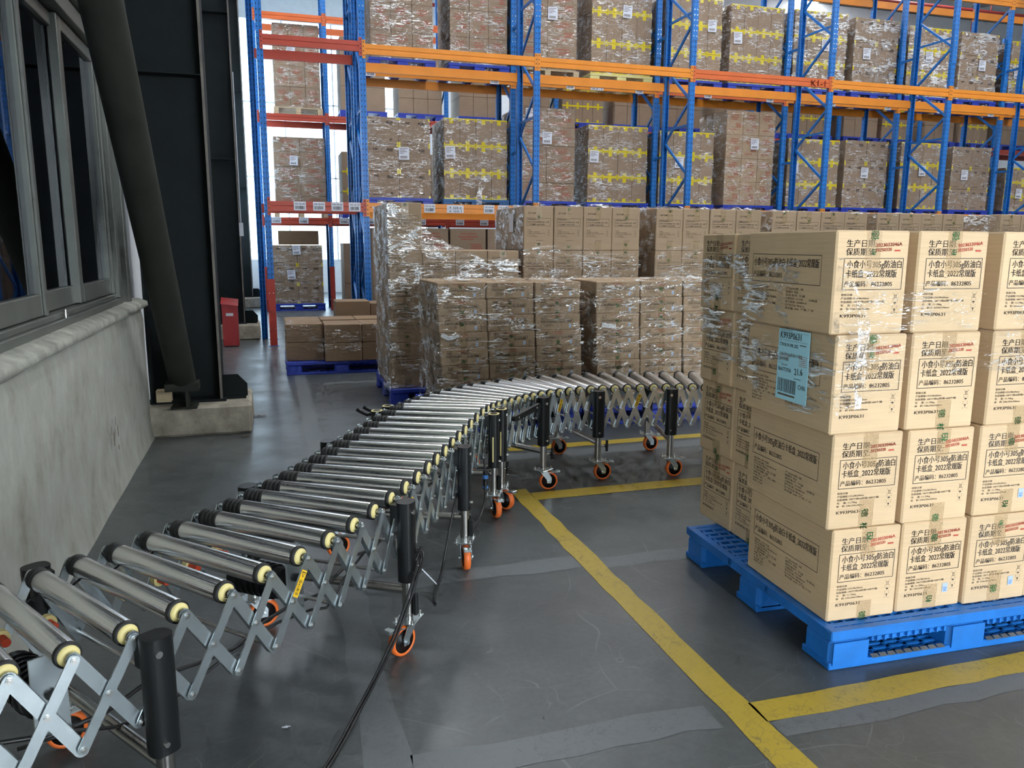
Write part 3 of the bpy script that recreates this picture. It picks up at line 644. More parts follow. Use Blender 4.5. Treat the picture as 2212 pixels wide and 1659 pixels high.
# ---- near load on the bright blue pallet
CW, CD, CH = .29, .535, .35
pe = end_print(CW, CH); sd = side_print(CD, CH)
st1, st2 = stamp_mesh(CW, CH), stamp_mesh(CW, CH, .02, .09)
q = PI/2
tapes = [tape_mesh(CW, CH, CW*.5, .42, 0, [('德', .90, .034, q), ('柏', .76, .022, q)]), tape_mesh(CW, CH, CW*.52, .3, .2, [('柏', .86, .034, q), ('德', .05, .032, -q)]),
         tape_mesh(CW, CH, CW*.47, .33, .36, [('德', .10, .034, q), ('柏', .88, .02, q)]), tape_mesh(CW, CH, CW*.53, .36, .3, [('柏', .02, .034, -q), ('德', .17, .032, -q)]), tape_mesh(CW, CH, CW*.5, .3, .28, [('柏', .07, .03, q), ('德', .82, .03, -q)])]
stick = sticker_mesh(CW*.7, CH*.17, .024)
YFR, SL = 2.206, -.045
px0 = {0: (1.872, 1.80), 1: (2.172, 2.12), 2: (2.469, 2.481), 3: (2.757, 2.80)}
ROWN = ['bottom', 'second lowest', 'third lowest', 'top']; COLN = ['left corner', 'second', 'third', 'fourth']
pallet((1.842, 2.135, 0), R(-2), 'bright blue plastic pallet under the nearest load of printed cartons', 1.2, 1.1, 'bpallet', .15, True)
for k in range(4):
    for c in range(4):
        x = px0[c][0]+(px0[c][1]-px0[c][0])*k/3; z = .15+k*.3505
        y = YFR+(x-1.87)*SL+(.006 if (k+c) % 2 else 0)
        ti = (k*2+c*3+1) % 5 if not (k == 3 and c < 2) else 0
        parts = [('print', pe), ('date_stamp', st1 if (k+c) % 2 else st2)]+tapes[ti]
        if c == 0: parts.append(('print', sd))
        if (k, c) in ((0, 1), (0, 2), (1, 2)): parts.append(('quality_sticker', stick))
        carton('printed_carton', (CW, CD, .349), (x, y, z), R(-2+random.uniform(-.5, .5)), 'kraft', 'printed kraft carton, %s row, %s column, front of the nearest load' % (ROWN[k], COLN[c]), 'cartons of the nearest load', parts)
for k in range(4):
    for c, y in enumerate((3.39, 3.098)):
        z = .15+k*.3505
        carton('printed_carton', (.283, CD, .349), (2.04-.012*k, y+.008*k, z), R(-90+random.uniform(-1, 1)), 'kraft', 'printed kraft carton, %s row, %s side of the nearest load' % (ROWN[k], ('far left', 'middle left')[c]), 'cartons of the nearest load', [('print', pe), ('date_stamp', st2)]+tapes[(k+c) % 5])
for k in range(4):
    z = .15+k*.3505
    for x in (2.58, 2.875): MASS.bbox(x-.01*k, x+.288-.01*k, 2.78, 3.30, z, z+.349, .006, 0)

# pale blue shipping label on the near load
LW, LH = .185, .262
t = MB().box(0, .0012, -LW, 0, 0, LH).build('shipping_label', 'bluepaper'); t.location = (1.806, 2.50, .935); t.rotation_euler = (0, 0, R(-1.5))
tag(t, 'pale blue paper label with barcode on the side of the nearest load', 'label')
fm = Matrix(((0, 0, -1, -.0006), (-1, 0, 0, 0), (0, 1, 0, 0), (0, 0, 0, 1))); b = MB()
b.text('K993P0631', LW*.05, LH*.87, .034, 0, fm, LW*.68); b.text('CTN BL PH SML 2022', LW*.05, LH*.76, .017, 0, fm, LW*.60)
b.rect(LW*.05, LW*.95, LH*.845, LH*.848, 1, fm); b.rect(LW*.05, LW*.95, LH*.965, LH*.968, 1, fm); b.rect(LW*.05, LW*.45, LH*.985, LH*.99, 1, fm); b.rect(LW*.7, LW*.9, LH*.80, LH*.812, 1, fm)
b.text('小食小号305g防油白卡纸盒', LW*.05, LH*.63, .0135, 1, fm, LW*.75); b.text('_2022常规版', LW*.05, LH*.56, .0135, 1, fm, LW*.32)
b.text('5623*079', LW*.14, LH*.485, .009, 1, fm, LW*.2); b.text('86A772936', LW*.05, LH*.405, .02, 0, fm, LW*.42); b.rect(LW*.05, LW*.2, LH*.52, LH*.523, 1, fm)
u = LW*.06; random.seed(5)
while u < LW*.66:
    q_ = random.choice((.0011, .0011, .0022, .0033)); b.rect(u, u+q_, LH*.11, LH*.30, 0, fm); u += q_+random.choice((.0011, .0022))
b.rect(LW*.08, LW*.64, LH*.06, LH*.085, 1, fm); b.text('CHN', LW*.72, LH*.20, .024, 0, fm, LW*.22)
b.build('print', ['ink', 'ink2'], t)
b = MB(); b.text('21.6', LW*.58, LH*.385, .034, 0, fm, LW*.26, .1); b.rect(LW*.58, LW*.8, LH*.33, LH*.338, 0, fm); b.build('handwriting', ['ink'], t)
b = MB(); b.frame(LW*.72, LW*.94, LH*.52, LH*.66, .0015, 0, fm)
for k in range(4): b.rect(LW*.75, LW*.91, LH*(.545+.025*k), LH*(.553+.025*k), 0, fm)
b.build('red_stamp', ['red2'], t)
random.seed(23)

# ---- stretch film: a sheet that follows a path in plan, creased, from z0(s) to z1(s)
def film(path, z0, z1, label, mat='film', ns=40, nzv=16, amp=.006, freq=9, lid=0, seed=0, group='stretch film around the loads', name='stretch_film'):
    P = [Vector((x, y, 0)) for x, y in path]; L = [0]
    for a, c in zip(P, P[1:]): L.append(L[-1]+(c-a).length)
    T = L[-1]; f0 = z0 if callable(z0) else (lambda s: z0); f1 = z1 if callable(z1) else (lambda s: z1)
    ss = sorted(set([T*i/ns for i in range(ns+1)]+L)); b = MB(); m = nzv+1+(1 if lid else 0)
    ctr = sum(P, Vector())/len(P)
    for s in ss:
        k = max(i for i in range(len(L)-1) if L[i] <= s+1e-9); d = (P[k+1]-P[k]).normalized(); p = P[k]+d*(s-L[k]); nr = Vector((d.y, -d.x, 0))
        a, c = f0(s), f1(s)
        for j in range(nzv+1):
            z = a+(c-a)*j/nzv; q_ = noise.noise(Vector((s*freq*.5+seed, z*freq*2.2, seed)))*amp+noise.noise(Vector((s*freq*2+z*freq*3, z*freq*.7, seed+7)))*amp*.6
            b.v.append(tuple(p+nr*q_+Vector((0, 0, z))))
        if lid:
            v = (ctr-p).normalized()*lid; b.v.append(tuple(p+v+Vector((0, 0, c+.012+.03*abs(noise.noise(Vector((s*8, seed, 2))))))))
    for i in range(len(ss)-1):
        for j in range(m-1): q_ = i*m+j; b.f.append((q_, q_+m, q_+m+1, q_+1)); b.m.append(0); b.s.append(True)
    o = b.build(name, mat); return tag(o, label, 'film', group)
def ring(x0, x1, y0, y1, e=.008): return [(x0-e, y1+e), (x0-e, y0-e), (x1+e, y0-e), (x1+e, y1+e)]
def top_film(x0, w_, y0, dp, top, n, lab):
    b = MB(); nx, ny = 30, 6                # crumpled film left lying on the top cartons
    for i in range(nx+1):
        for j in range(ny+1):
            u_, v_ = i/nx, j/ny; b.v.append((x0+w_*u_, y0-.012+dp*v_, top-.03+.07*abs(noise.noise(Vector((u_*9+n*3, v_*4, n))))*(1 if 0 < j < ny else .35)+.02*abs(noise.noise(Vector((u_*40, v_*9, n))))))
    for i in range(nx):
        for j in range(ny): k = i*(ny+1)+j; b.f.append((k, k+ny+1, k+ny+2, k+1)); b.m.append(0); b.s.append(True)
    tag(b.build('stretch_film', 'film_heavy'), 'crumpled film lying on top of the %s' % lab, 'film', 'stretch film around the loads')
def shelf_label(x, y, z, wd, h, parent, rz=0):
    """white paper label with lines and a barcode, stuck on the film"""
    t = MB().box(0, wd, -.001, 0, 0, h).build('shipping_label', 'paper', parent, Matrix.Translation((x, y, z)) @ Matrix.Rotation(rz, 4, 'Y'))
    b = MB(); fm = FRONT(.002)
    for k, wf in ((0, .8), (1, .55), (2, .7), (3, .4)): b.rect(wd*.08, wd*(.08+wf), h*(.86-.12*k), h*(.9-.12*k), 0, fm)
    for k in range(11): b.rect(wd*(.12+.065*k), wd*(.15+.065*k+.012*(k % 2)), h*.1, h*.3, 0, fm)
    b.build('print', ['ink2'], t); return t
# film round the upper half of the near load: left side and corner, then a thin skin over the front
def zlo(s): return 1.06-.10*min(1, s/.55)-.02*math.sin(s*5)
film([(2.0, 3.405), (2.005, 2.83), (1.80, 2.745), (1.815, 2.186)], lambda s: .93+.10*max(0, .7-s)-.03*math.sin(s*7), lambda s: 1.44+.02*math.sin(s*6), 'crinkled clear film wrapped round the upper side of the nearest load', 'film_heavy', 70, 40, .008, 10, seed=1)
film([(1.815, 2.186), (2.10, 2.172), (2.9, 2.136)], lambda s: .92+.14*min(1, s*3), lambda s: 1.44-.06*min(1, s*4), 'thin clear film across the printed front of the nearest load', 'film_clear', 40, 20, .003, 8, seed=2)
def strand(pts, r, label, mat='film_side'):
    """gathered film: a crumpled ribbon about 5 r wide along the points"""
    P = [Vector(p) for p in pts]; out = []; b = MB(); m = 9
    for i in range(len(P)-1):
        for k in range(10): out.append(P[i].lerp(P[i+1], k/10))
    out.append(P[-1])
    for i, p in enumerate(out):
        d = (out[min(i+1, len(out)-1)]-out[max(i-1, 0)]).normalized(); sd_ = d.cross(Vector((0, -1, 0))).normalized(); w_ = r*(2.2+1.6*noise.noise(p*9))
        for j in range(m): u = j/(m-1)-.5; q_ = p+sd_*u*2*w_; b.v.append(tuple(q_+Vector((0, -abs(noise.noise(q_*60))*r*.9, 0))+sd_*noise.noise(q_*45)*r*.5))
    for i in range(len(out)-1):
        for j in range(m-1): k = i*m+j; b.f.append((k, k+m, k+m+1, k+1)); b.m.append(0); b.s.append(False)
    return tag(b.build('film_strand', mat), label, 'film')
strand([(1.80, 2.178, 1.40), (1.845, 2.172, 1.36), (1.90, 2.17, 1.24), (1.895, 2.17, 1.05), (1.90, 2.17, .95)], .008, 'gathered rope of film running down the corner carton of the nearest load')
#==PART4==
# ================================================================== flat cartons behind the conveyor
FW, FD, FH = .392, .4, .1305
def flat_print(gr):
    fm = FRONT(); b = MB(); w_, h = FW, FH
    b.text('生产日期:', w_*.13, h*.82, .011, 0, fm, w_*.11); b.text('保质期至:', w_*.13, h*.71, .011, 0, fm, w_*.11)
    b.frame(w_*.12, w_*.84, h*.46, h*.66, .002, 0, fm); b.text('小食小号305g防油白卡纸盒_2022常规版', w_*.13, h*.5, .017, 0, fm, w_*.68)
    for k, (s, wf) in enumerate((('产品规格:137x78x50mm', .17), ('包装规格: 100个/袋x6袋/箱=600个/箱', .2), ('体    积: 530x320x320mm', .15))): b.text(s, w_*.2, h*(.34-.085*k), .007, 1, fm, w_*wf)
    icons(b, w_*.885, h*.36, h*.11, 0, fm); f2 = FRONT(.0016)
    b.text('2023032046A', w_*.33, h*.84, .012, 2, f2, w_*.26, .02); b.text('20250320', w_*.42, h*.72, .012, 2, f2, w_*.18, .02)
    b.rect(w_*.745, w_*.795, h*.13, h*.37, 3, f2); b.text('QS', w_*.748, h*.2, .012, 4, FRONT(.002))
    tb = MB(); tb.rect(w_*.42, w_*.56, h*.0, h*.99, 0, FRONT(.0012))
    for ch, v, s in gr: tb.text(ch, w_*.515, h*v, s, 1, FRONT(.0024), None, q)
    return [('print', b.mesh('print', ['ink', 'ink2', 'red', 'sticker', 'blueink'])), ('tape', tb.mesh('tape', ['tape', 'green']))]
fp = [flat_print([('柏', .62, .032)]), flat_print([('德', .1, .032)]), flat_print([('柏', .02, .03), ('德', .55, .03)]), flat_print([('德', .35, .034)]), flat_print([])]
RN8 = ['eighth', 'seventh', 'sixth', 'fifth', 'fourth', 'third', 'second', 'top']
for si, (xs, y0, lab) in enumerate((((1.236, 1.633, 2.036), 6.05, 'left flat-carton stack'), ((2.548, 2.951, 3.358), 6.0, 'right flat-carton stack'))):
    pallet((xs[0]-.03, y0-.06, 0), 0, 'deep blue pallet under the %s' % lab, 1.24, .98, 'bpallet2')
    for k in range(8):
        for c in range(3):
            x = xs[c]+.0055*(7-k)+random.uniform(-.003, .003)+(.012 if k == 1 and si == 0 else 0); y = y0+random.uniform(-.006, .006); z = .15+k*.1312
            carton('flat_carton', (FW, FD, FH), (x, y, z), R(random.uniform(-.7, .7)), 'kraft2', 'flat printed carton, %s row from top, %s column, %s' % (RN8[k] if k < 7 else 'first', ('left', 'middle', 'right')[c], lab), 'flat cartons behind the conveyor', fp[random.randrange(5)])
            MASS.bbox(x, x+FW, y+FD+.008, y+FD+.36, z, z+FH, .006, 1)
    x0, x1 = xs[0], xs[2]+FW+.03
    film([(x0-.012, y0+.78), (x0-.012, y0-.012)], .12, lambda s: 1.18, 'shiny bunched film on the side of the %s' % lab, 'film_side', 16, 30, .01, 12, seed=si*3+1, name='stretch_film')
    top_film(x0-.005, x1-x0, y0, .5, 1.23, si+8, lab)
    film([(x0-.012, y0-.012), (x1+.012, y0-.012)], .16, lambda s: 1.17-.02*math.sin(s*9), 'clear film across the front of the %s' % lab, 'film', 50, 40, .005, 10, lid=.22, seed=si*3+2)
strand([(1.262, 6.03, .795), (1.31, 6.02, .765), (1.36, 6.015, .77), (1.395, 6.01, .79)], .007, 'white twist of loose film on the left flat-carton stack', 'film_knot')
strand([(2.60, 5.975, .845), (2.65, 5.97, .838), (2.70, 5.968, .83), (2.725, 5.97, .832)], .0065, 'white twist of loose film on the right flat-carton stack', 'film_knot')

# ================================================================== tall cartons on the pallets further back
TW, TD, TH = .308, .5, .428
def tall_print(gr):
    fm = FRONT(); b = MB(); w_, h = TW, TH
    b.text('生产日期:', w_*.14, h*.82, .02, 0, fm, w_*.28); b.rect(w_*.44, w_*.62, h*.824, h*.834, 1, fm)
    b.frame(w_*.1, w_*.9, h*.55, h*.73, .0024, 0, fm); b.text('条州560g常规纸卡', w_*.13, h*.685, .016, 0, fm, w_*.42); b.text('270*157*260常规卡盒_22型', w_*.13, h*.625, .016, 0, fm, w_*.72); b.text('产品编码: 86232784', w_*.15, h*.57, .017, 0, fm, w_*.55)
    for k, (s, wf) in enumerate((('检验合格', .14), ('产品规格:137x78x50mm', .4), ('包装规格: 100个/袋x6袋/箱=600个/箱', .58), ('毛    重: 11.70kg', .25), ('体    积: 530x320x320mm', .34))): b.text(s, w_*.12, h*(.445-.035*k), .0105, 1, fm, w_*wf)
    icons(b, w_*.84, h*.45, h*.035, 0, fm); b.text('K993P0631', w_*.42, h*.21, .011, 1, fm, w_*.24)
    return [('print', b.mesh('print', ['ink', 'ink2']))]+tape_mesh(w_, h, w_*.5, .31, .2, [(ch, v, s, q) for ch, v, s in gr])
tp = [tall_print([('德', .92, .03)]), tall_print([('柏', .72, .032), ('德', .1, .03)]), tall_print([('柏', .9, .03), ('柏', .04, .03)])]
RT = ['bottom', 'second lowest', 'third lowest', 'top']
def tall_load(x0, y0, cols, rows, show, lab, palette, n=0, low=None):
    """cols x rows of tall cartons; SHOW rows from the top are built singly, the rest are one mass behind and below"""
    pallet((x0-.02, y0-.06, 0), 0, 'blue pallet under %s' % lab, cols*.313+.04, 1.1, palette)
    for c in range(cols):
        nr = rows if (low is None or c == 0) else low
        for k in range(nr):
            x = x0+c*.3125; z = .15+k*.43
            if k >= nr-show: carton('tall_carton', (TW, TD, TH), (x, y0+random.uniform(-.004, .004), z), R(random.uniform(-.5, .5)), 'kraft2', 'tall carton, %s row, %s column, %s' % (RT[k+4-rows] if low is None else RT[k], ORD[c], lab), 'tall cartons behind the flat stacks', tp[(c+k+n) % 3])
            else: MASS.bbox(x, x+TW, y0, y0+TD, z, z+TH, .006, 1)
            MASS.bbox(x, x+TW, y0+TD+.006, y0+2*TD, z, z+TH, .006, 1)
tall_load(1.045, 7.3, 4, 4, 4, 'the half-unwrapped load', 'bpallet2', 0, 3)
tall_load(2.39, 7.45, 4, 4, 2, 'the full load left of the near cartons', 'bpallet2', 1)
tall_load(3.82, 7.45, 4, 4, 2, 'the full load behind the near cartons', 'bpallet2', 2)
tall_load(5.24, 7.5, 4, 4, 1, 'the fourth load along the rear line', 'bpallet2', 0)
tall_load(6.62, 7.5, 4, 4, 1, 'the fifth load along the rear line', 'bpallet2', 1)
tall_load(8.2, 7.3, 3, 4, 1, 'the rightmost load of the rear line', 'bpallet2', 2)
# film of the half-unwrapped load: full height at the tall corner column, then sagging down over the lower cartons
def sag(s):                                # s runs along the front from the tall column to the right
    if s < .33: return 1.86-.20*(s/.33)**2
    return max(1.36, 1.66-.42*((s-.33)/.9)**.75)
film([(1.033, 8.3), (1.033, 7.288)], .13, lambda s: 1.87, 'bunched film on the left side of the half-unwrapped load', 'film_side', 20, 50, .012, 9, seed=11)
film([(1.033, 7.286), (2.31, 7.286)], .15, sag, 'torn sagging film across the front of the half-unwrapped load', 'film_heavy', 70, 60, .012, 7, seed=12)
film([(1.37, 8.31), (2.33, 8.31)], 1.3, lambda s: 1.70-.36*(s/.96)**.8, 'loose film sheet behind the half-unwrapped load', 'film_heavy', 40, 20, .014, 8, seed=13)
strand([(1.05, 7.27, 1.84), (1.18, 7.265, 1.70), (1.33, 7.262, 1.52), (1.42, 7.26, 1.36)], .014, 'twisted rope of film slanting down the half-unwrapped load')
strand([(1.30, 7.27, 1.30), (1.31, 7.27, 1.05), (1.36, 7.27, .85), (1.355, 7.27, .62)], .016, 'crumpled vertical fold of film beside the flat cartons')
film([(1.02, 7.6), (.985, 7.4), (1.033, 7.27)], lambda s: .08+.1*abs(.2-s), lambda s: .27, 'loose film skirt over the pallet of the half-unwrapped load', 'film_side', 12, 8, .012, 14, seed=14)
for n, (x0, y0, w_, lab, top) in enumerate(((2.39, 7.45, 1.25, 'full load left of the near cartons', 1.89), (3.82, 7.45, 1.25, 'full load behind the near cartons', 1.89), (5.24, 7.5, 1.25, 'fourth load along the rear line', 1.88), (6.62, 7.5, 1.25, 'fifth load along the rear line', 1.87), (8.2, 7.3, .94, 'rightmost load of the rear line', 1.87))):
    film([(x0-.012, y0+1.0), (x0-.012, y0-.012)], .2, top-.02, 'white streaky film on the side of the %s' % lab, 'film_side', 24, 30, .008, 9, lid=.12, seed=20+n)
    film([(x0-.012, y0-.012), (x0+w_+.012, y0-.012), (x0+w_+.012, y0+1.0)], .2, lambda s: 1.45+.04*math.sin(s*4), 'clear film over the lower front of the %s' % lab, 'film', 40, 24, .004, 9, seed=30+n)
    top_film(x0, w_, y0, .3, top, n, lab)

tag(MB().box(2.362, 2.3635, 7.72, 7.86, 1.62, 1.8).build('shipping_label', 'paper'), 'small white label on the film side of the full load left', 'label')

# ================================================================== low loads in the left aisle
pallet((.125, 9.24, 0), 0, 'deep blue pallet in shade under the low load', 1.25, 1.1, 'bpallet2')
for k in range(2):
    for c in range(3):
        z = .15+k*.215; y = 9.3-(.09 if c else 0)+.05*(c == 0)
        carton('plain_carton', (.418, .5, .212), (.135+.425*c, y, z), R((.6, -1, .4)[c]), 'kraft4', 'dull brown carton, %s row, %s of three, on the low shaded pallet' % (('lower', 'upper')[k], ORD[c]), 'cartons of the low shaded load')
for k in range(2):
    for c in range(3): MASS.bbox(.135+.425*c, .553+.425*c, 9.86, 10.3, .15+.215*k, .362+.215*k, .006, 3)
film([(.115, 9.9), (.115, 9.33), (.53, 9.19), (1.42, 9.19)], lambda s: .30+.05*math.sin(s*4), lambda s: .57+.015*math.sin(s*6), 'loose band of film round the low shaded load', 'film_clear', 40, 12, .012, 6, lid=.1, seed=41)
pallet((.72, 10.5, 0), 0, 'blue pallet behind the low shaded load', 1.1, .9, 'bpallet2')
for k in range(2):
    for c in range(2): carton('plain_carton', (.44, .45, .295), (.80+.45*c, 10.55+.03*c, .15+.3*k-(.03*c if k else 0)), 0, 'kraft4', 'dull brown carton, %s row, %s of two, behind the low shaded load' % (('lower', 'upper')[k], ('left', 'right')[c]), 'cartons behind the low shaded load')
#==PART5==
# ================================================================== pallet racks
POST_H = 7.2
_post = MB()
_sec = [(-.045, 0), (-.045, .07), (-.036, .07), (-.036, .058), (-.039, .058), (-.039, .006), (-.03, .006), (-.012, .012), (.012, .012), (.03, .006), (.039, .006), (.039, .058), (.036, .058), (.036, .07), (.045, .07), (.045, 0), (.016, 0), (.01, .005), (-.01, .005), (-.016, 0)]
_n = len(_sec); _post.add([(x, y, 0) for x, y in _sec]+[(x, y, POST_H) for x, y in _sec], [(k, (k+1) % _n, _n+(k+1) % _n, _n+k) for k in range(_n)])
_post.f = [tuple(reversed(f)) for f in _post.f]
post_me = _post.mesh('post', ['blue'])
foot_me = MB().box(-.07, .07, -.02, .1, 0, .008).mesh('foot_plate', ['blue_plain'])
hbar_me = MB().box(-.012, .012, .06, .88, -.018, .018).mesh('brace', ['blue_plain'])
def dbar(a, c):
    d = Vector((0, c[0]-a[0], c[1]-a[1])); L = d.length; y = d.normalized(); x = Vector((1, 0, 0)); z = x.cross(y)
    m = Matrix(((x.x, y.x, z.x, 0), (x.y, y.y, z.y, a[0]), (x.z, y.z, z.z, a[1]), (0, 0, 0, 1)))
    b = MB(); b.box(-.014, .014, 0, L, -.02, .02, 0, m); b.box(-.0145, -.0135, .01, L-.01, -.012, .012, 0, m); return b.mesh('brace', ['blue_plain'])
d_up, d_dn = dbar((.07, 0), (.88, .58)), dbar((.88, 0), (.07, .58))
b = MB(); b.box(-.049, .049, -.006, .0, 0, .5)
for zz in (.06, .14, .22, .30, .38, .46):
    for xx in (-.025, .025): b.cyl((xx, -.006, zz), (xx, -.014, zz), .009, 8, 1)
splice_me = b.mesh('splice_plate', ['blue_plain', 'bolt'])
guard_me = None
b = MB(); b.box(-.052, .052, -.012, -.004, 0, .98); b.box(-.052, -.046, -.012, .075, 0, .98); b.box(.046, .052, -.012, .075, 0, .98)
for zz in (.25, .5, .78):
    for xx in (-.026, .026): b.cyl((xx, -.012, zz), (xx, -.017, zz), .007, 6, 1)
guard_me = b.mesh('post_guard', ['guard', 'bolt'])
def rack_frame(x, y, label, group, guard=False, splice=True, braces=True):
    t = thing('rack_frame', label, 'rack frame', (x, y, 0), 0, group)
    put('post', post_me, t); put('post', post_me, t, Matrix.Translation((0 if braces else -.13, .95, 0)) @ Matrix.Rotation(PI, 4, 'Z'))
    put('foot_plate', foot_me, t); put('foot_plate', foot_me, t, Matrix.Translation((0, .87, 0)))
    if braces:
        k, z = 0, .25
        while z < POST_H-.8:
            put('brace', d_dn if k % 2 else d_up, t, Matrix.Translation((0, 0, z))); z += .6; k += 1
        for z in (.2, 3.45, 5.2): put('brace', hbar_me, t, Matrix.Translation((0, 0, z)))
    if splice: put('splice_plate', splice_me, t, Matrix.Translation((0, 0, 4.75))); put('splice_plate', splice_me, t, Matrix.Translation((0, .95, 4.4)) @ Matrix.Rotation(PI, 4, 'Z'))
    if guard: put('post_guard', guard_me, t)
    return t
_bm = {}
def beam_mesh(L, mat):
    if (round(L, 2), mat) not in _bm:
        prof = [(0, 0), (0, .05), (.006, .055), (.006, .075), (0, .08), (0, .14), (.032, .14), (.032, .112), (.05, .112), (.05, 0)]; n = len(prof)
        b = MB(); vs_ = [(0, y, z-.14) for y, z in prof]+[(L, y, z-.14) for y, z in prof]
        b.add(vs_, [tuple(reversed((k, (k+1) % n, n+(k+1) % n, n+k))) for k in range(n)]+[tuple(range(n)), tuple(reversed(range(n, 2*n)))])
        _bm[(round(L, 2), mat)] = b.mesh('bar', [mat])
    return _bm[(round(L, 2), mat)]
_bk = {}
def bracket_mesh(mat, s):
    if (mat, s) not in _bk:
        b = MB(); b.box(min(0, s*.043), max(0, s*.043), -.005, 0, -.20, .05)
        b.box(min(0, s*.006), max(0, s*.006), -.005, .05, -.20, .05)
        for k in range(4): b.box(s*.024-.006, s*.024+.006, -.0056, -.004, -.17+.06*k, -.15+.06*k, 1)
        _bk[(mat, s)] = b.mesh('end_bracket', [mat, 'dot'])
    return _bk[(mat, s)]
def beam(x0, x1, y, z, mat, label, group, rear=False):
    L = x1-x0-.09; t = thing('rack_beam', label, 'rack beam', (x0+.045, y, z), 0, group)
    if rear: t.location = (x1-.045, y, z); t.rotation_euler = (0, 0, PI)
    put('bar', beam_mesh(L, mat), t); put('end_bracket', bracket_mesh(mat, -1), t); put('end_bracket', bracket_mesh(mat, 1), t, Matrix.Translation((L, 0, 0)))
    return t
def beam_tag(t, u, text, wd=.17, h=.125, dz=-.128):
    p = MB().bbox(0, wd, -.003, -.0005, 0, h, .0008).build('location_label', 'paper', t, Matrix.Translation((u, -.001, dz)))
    b = MB(); fm = FRONT(.004)
    if isinstance(text, tuple):
        b.text(text[0], wd*.08, h*.55, h*.36, 0, fm, wd*.8); b.text(text[1], wd*.08, h*.1, h*.36, 0, fm, wd*.8); b.rect(wd*.02, wd*.98, h*.48, h*.5, 0, fm)
    else:
        b.text(text, wd*.09, h*.66, h*.26, 0, fm, wd*.82); random.seed(hash(text) % 97 if False else len(text)*7+ord(text[-2]))
        u_ = wd*.12
        while u_ < wd*.86: b.rect(u_, u_+.004, h*.14, h*.52, 0, fm); u_ += random.choice((.006, .008, .0105))
    b.build('print', ['ink'], p)
XA = [0.0, 1.40, 4.05, 6.72, 9.40, 11.98, 14.6, 17.2]
BAYN = ['red end', 'first', 'second', 'third', 'fourth', 'fifth', 'sixth']
ROWS = (('front', 12.0, 'A'), ('second', 13.25, 'B'))
LV = {1: 2.09, 2: 4.31, 3: 6.40}; LVN = {1: 'lower', 2: 'middle', 3: 'top'}
beams = {}
for rn, y, rk in ROWS:
    for i, x in enumerate(XA):
        if rk == 'B' and i == 0: continue
        rack_frame(x, y, 'blue perforated rack frame, %s from left in the %s rack row' % (ORD[i], rn), 'rack frames', guard=(i == 0 and rk == 'A'), splice=i > 0, braces=i > 0)
    for i in range(len(XA)-1):
        for lv in (1, 2, 3):
            if (rk == 'A' and lv == 3) or (rk == 'B' and i == 0): continue
            for rear in (False, True):
                mat = 'redbeam' if i == 0 else ('orange2' if (i in (3,) and lv == 2 and not rear) else 'orange')
                z = LV[lv]+(.03 if i == 0 and lv == 2 else 0)-(.06 if rear and rk == 'A' and i else 0)-(.04 if rk == 'B' and lv == 2 else 0)
                beams[(rk, i, lv, rear)] = beam(XA[i]-(.13 if rear and i == 0 else 0), XA[i+1], y+(.95 if rear else 0), z, mat, '%s beam, %s bay, %s level, %s side of the %s rack row' % ('red' if i == 0 else 'orange', BAYN[i], LVN[lv], 'rear' if rear else 'front', rn), 'rack beams', rear)
for i in range(1, len(XA)-1):      # spacers that tie the two back-to-back rows together
    for z in (1.2, 3.0, 5.0): tag(MB().box(XA[i]-.015, XA[i]+.015, 12.95, 13.25, z, z+.04).build('row_spacer', 'blue_plain'), 'blue spacer between the rack rows, %s frame, %s of three' % (ORD[i], ('low', 'middle', 'high')[(1.2, 3.0, 5.0).index(z)]), 'spacer', 'row spacers')
for u, s in ((.32, 'DE-36-40'), (.59, 'DE-36-30'), (.85, 'DE-36-20'), (1.10, 'DE-35-10')): beam_tag(beams[('A', 0, 1, False)], u, s)
for u, s in ((.18, 'DE-35-30'), (.60, 'DE-35-30'), (.82, 'DE-35-40'), (1.75, 'DE-34-40'), (1.98, 'DE-34-30'), (2.25, 'DE-34-30')): beam_tag(beams[('A', 1, 1, False)], u, s)
beam_tag(beams[('A', 1, 1, False)], 1.17, ('↑ G3-2', '↓ G3-1'), .26, .115)
for i in (2, 3, 4):
    for u in (.4, .8, 1.7, 2.1): beam_tag(beams[('A', i, 1, False)], u, 'DE-34-40')
for u in (.65, .9, 1.5, 1.9): beam_tag(beams[('A', 5, 1, False)], u, 'DE-34-30')
for i in (1, 2, 3, 4, 5):
    beam_tag(beams[('B', i, 2, False)], .9 if i > 1 else .15, 'DE-35-40', .15, .11, -.15); beam_tag(beams[('B', i, 2, False)], 2.2, 'DE-34-30', .15, .11, -.15)
beam_tag(beams[('B', 2, 2, False)], 1.35, ('A3-1', 'A3-1'), .24, .1, -.14)
b = MB(); b.text('K1-1', 2.2, -.125, .14, 0, FRONT(.0075), .3); b.build('handwriting', ['guard'], beams[('A', 3, 2, False)])
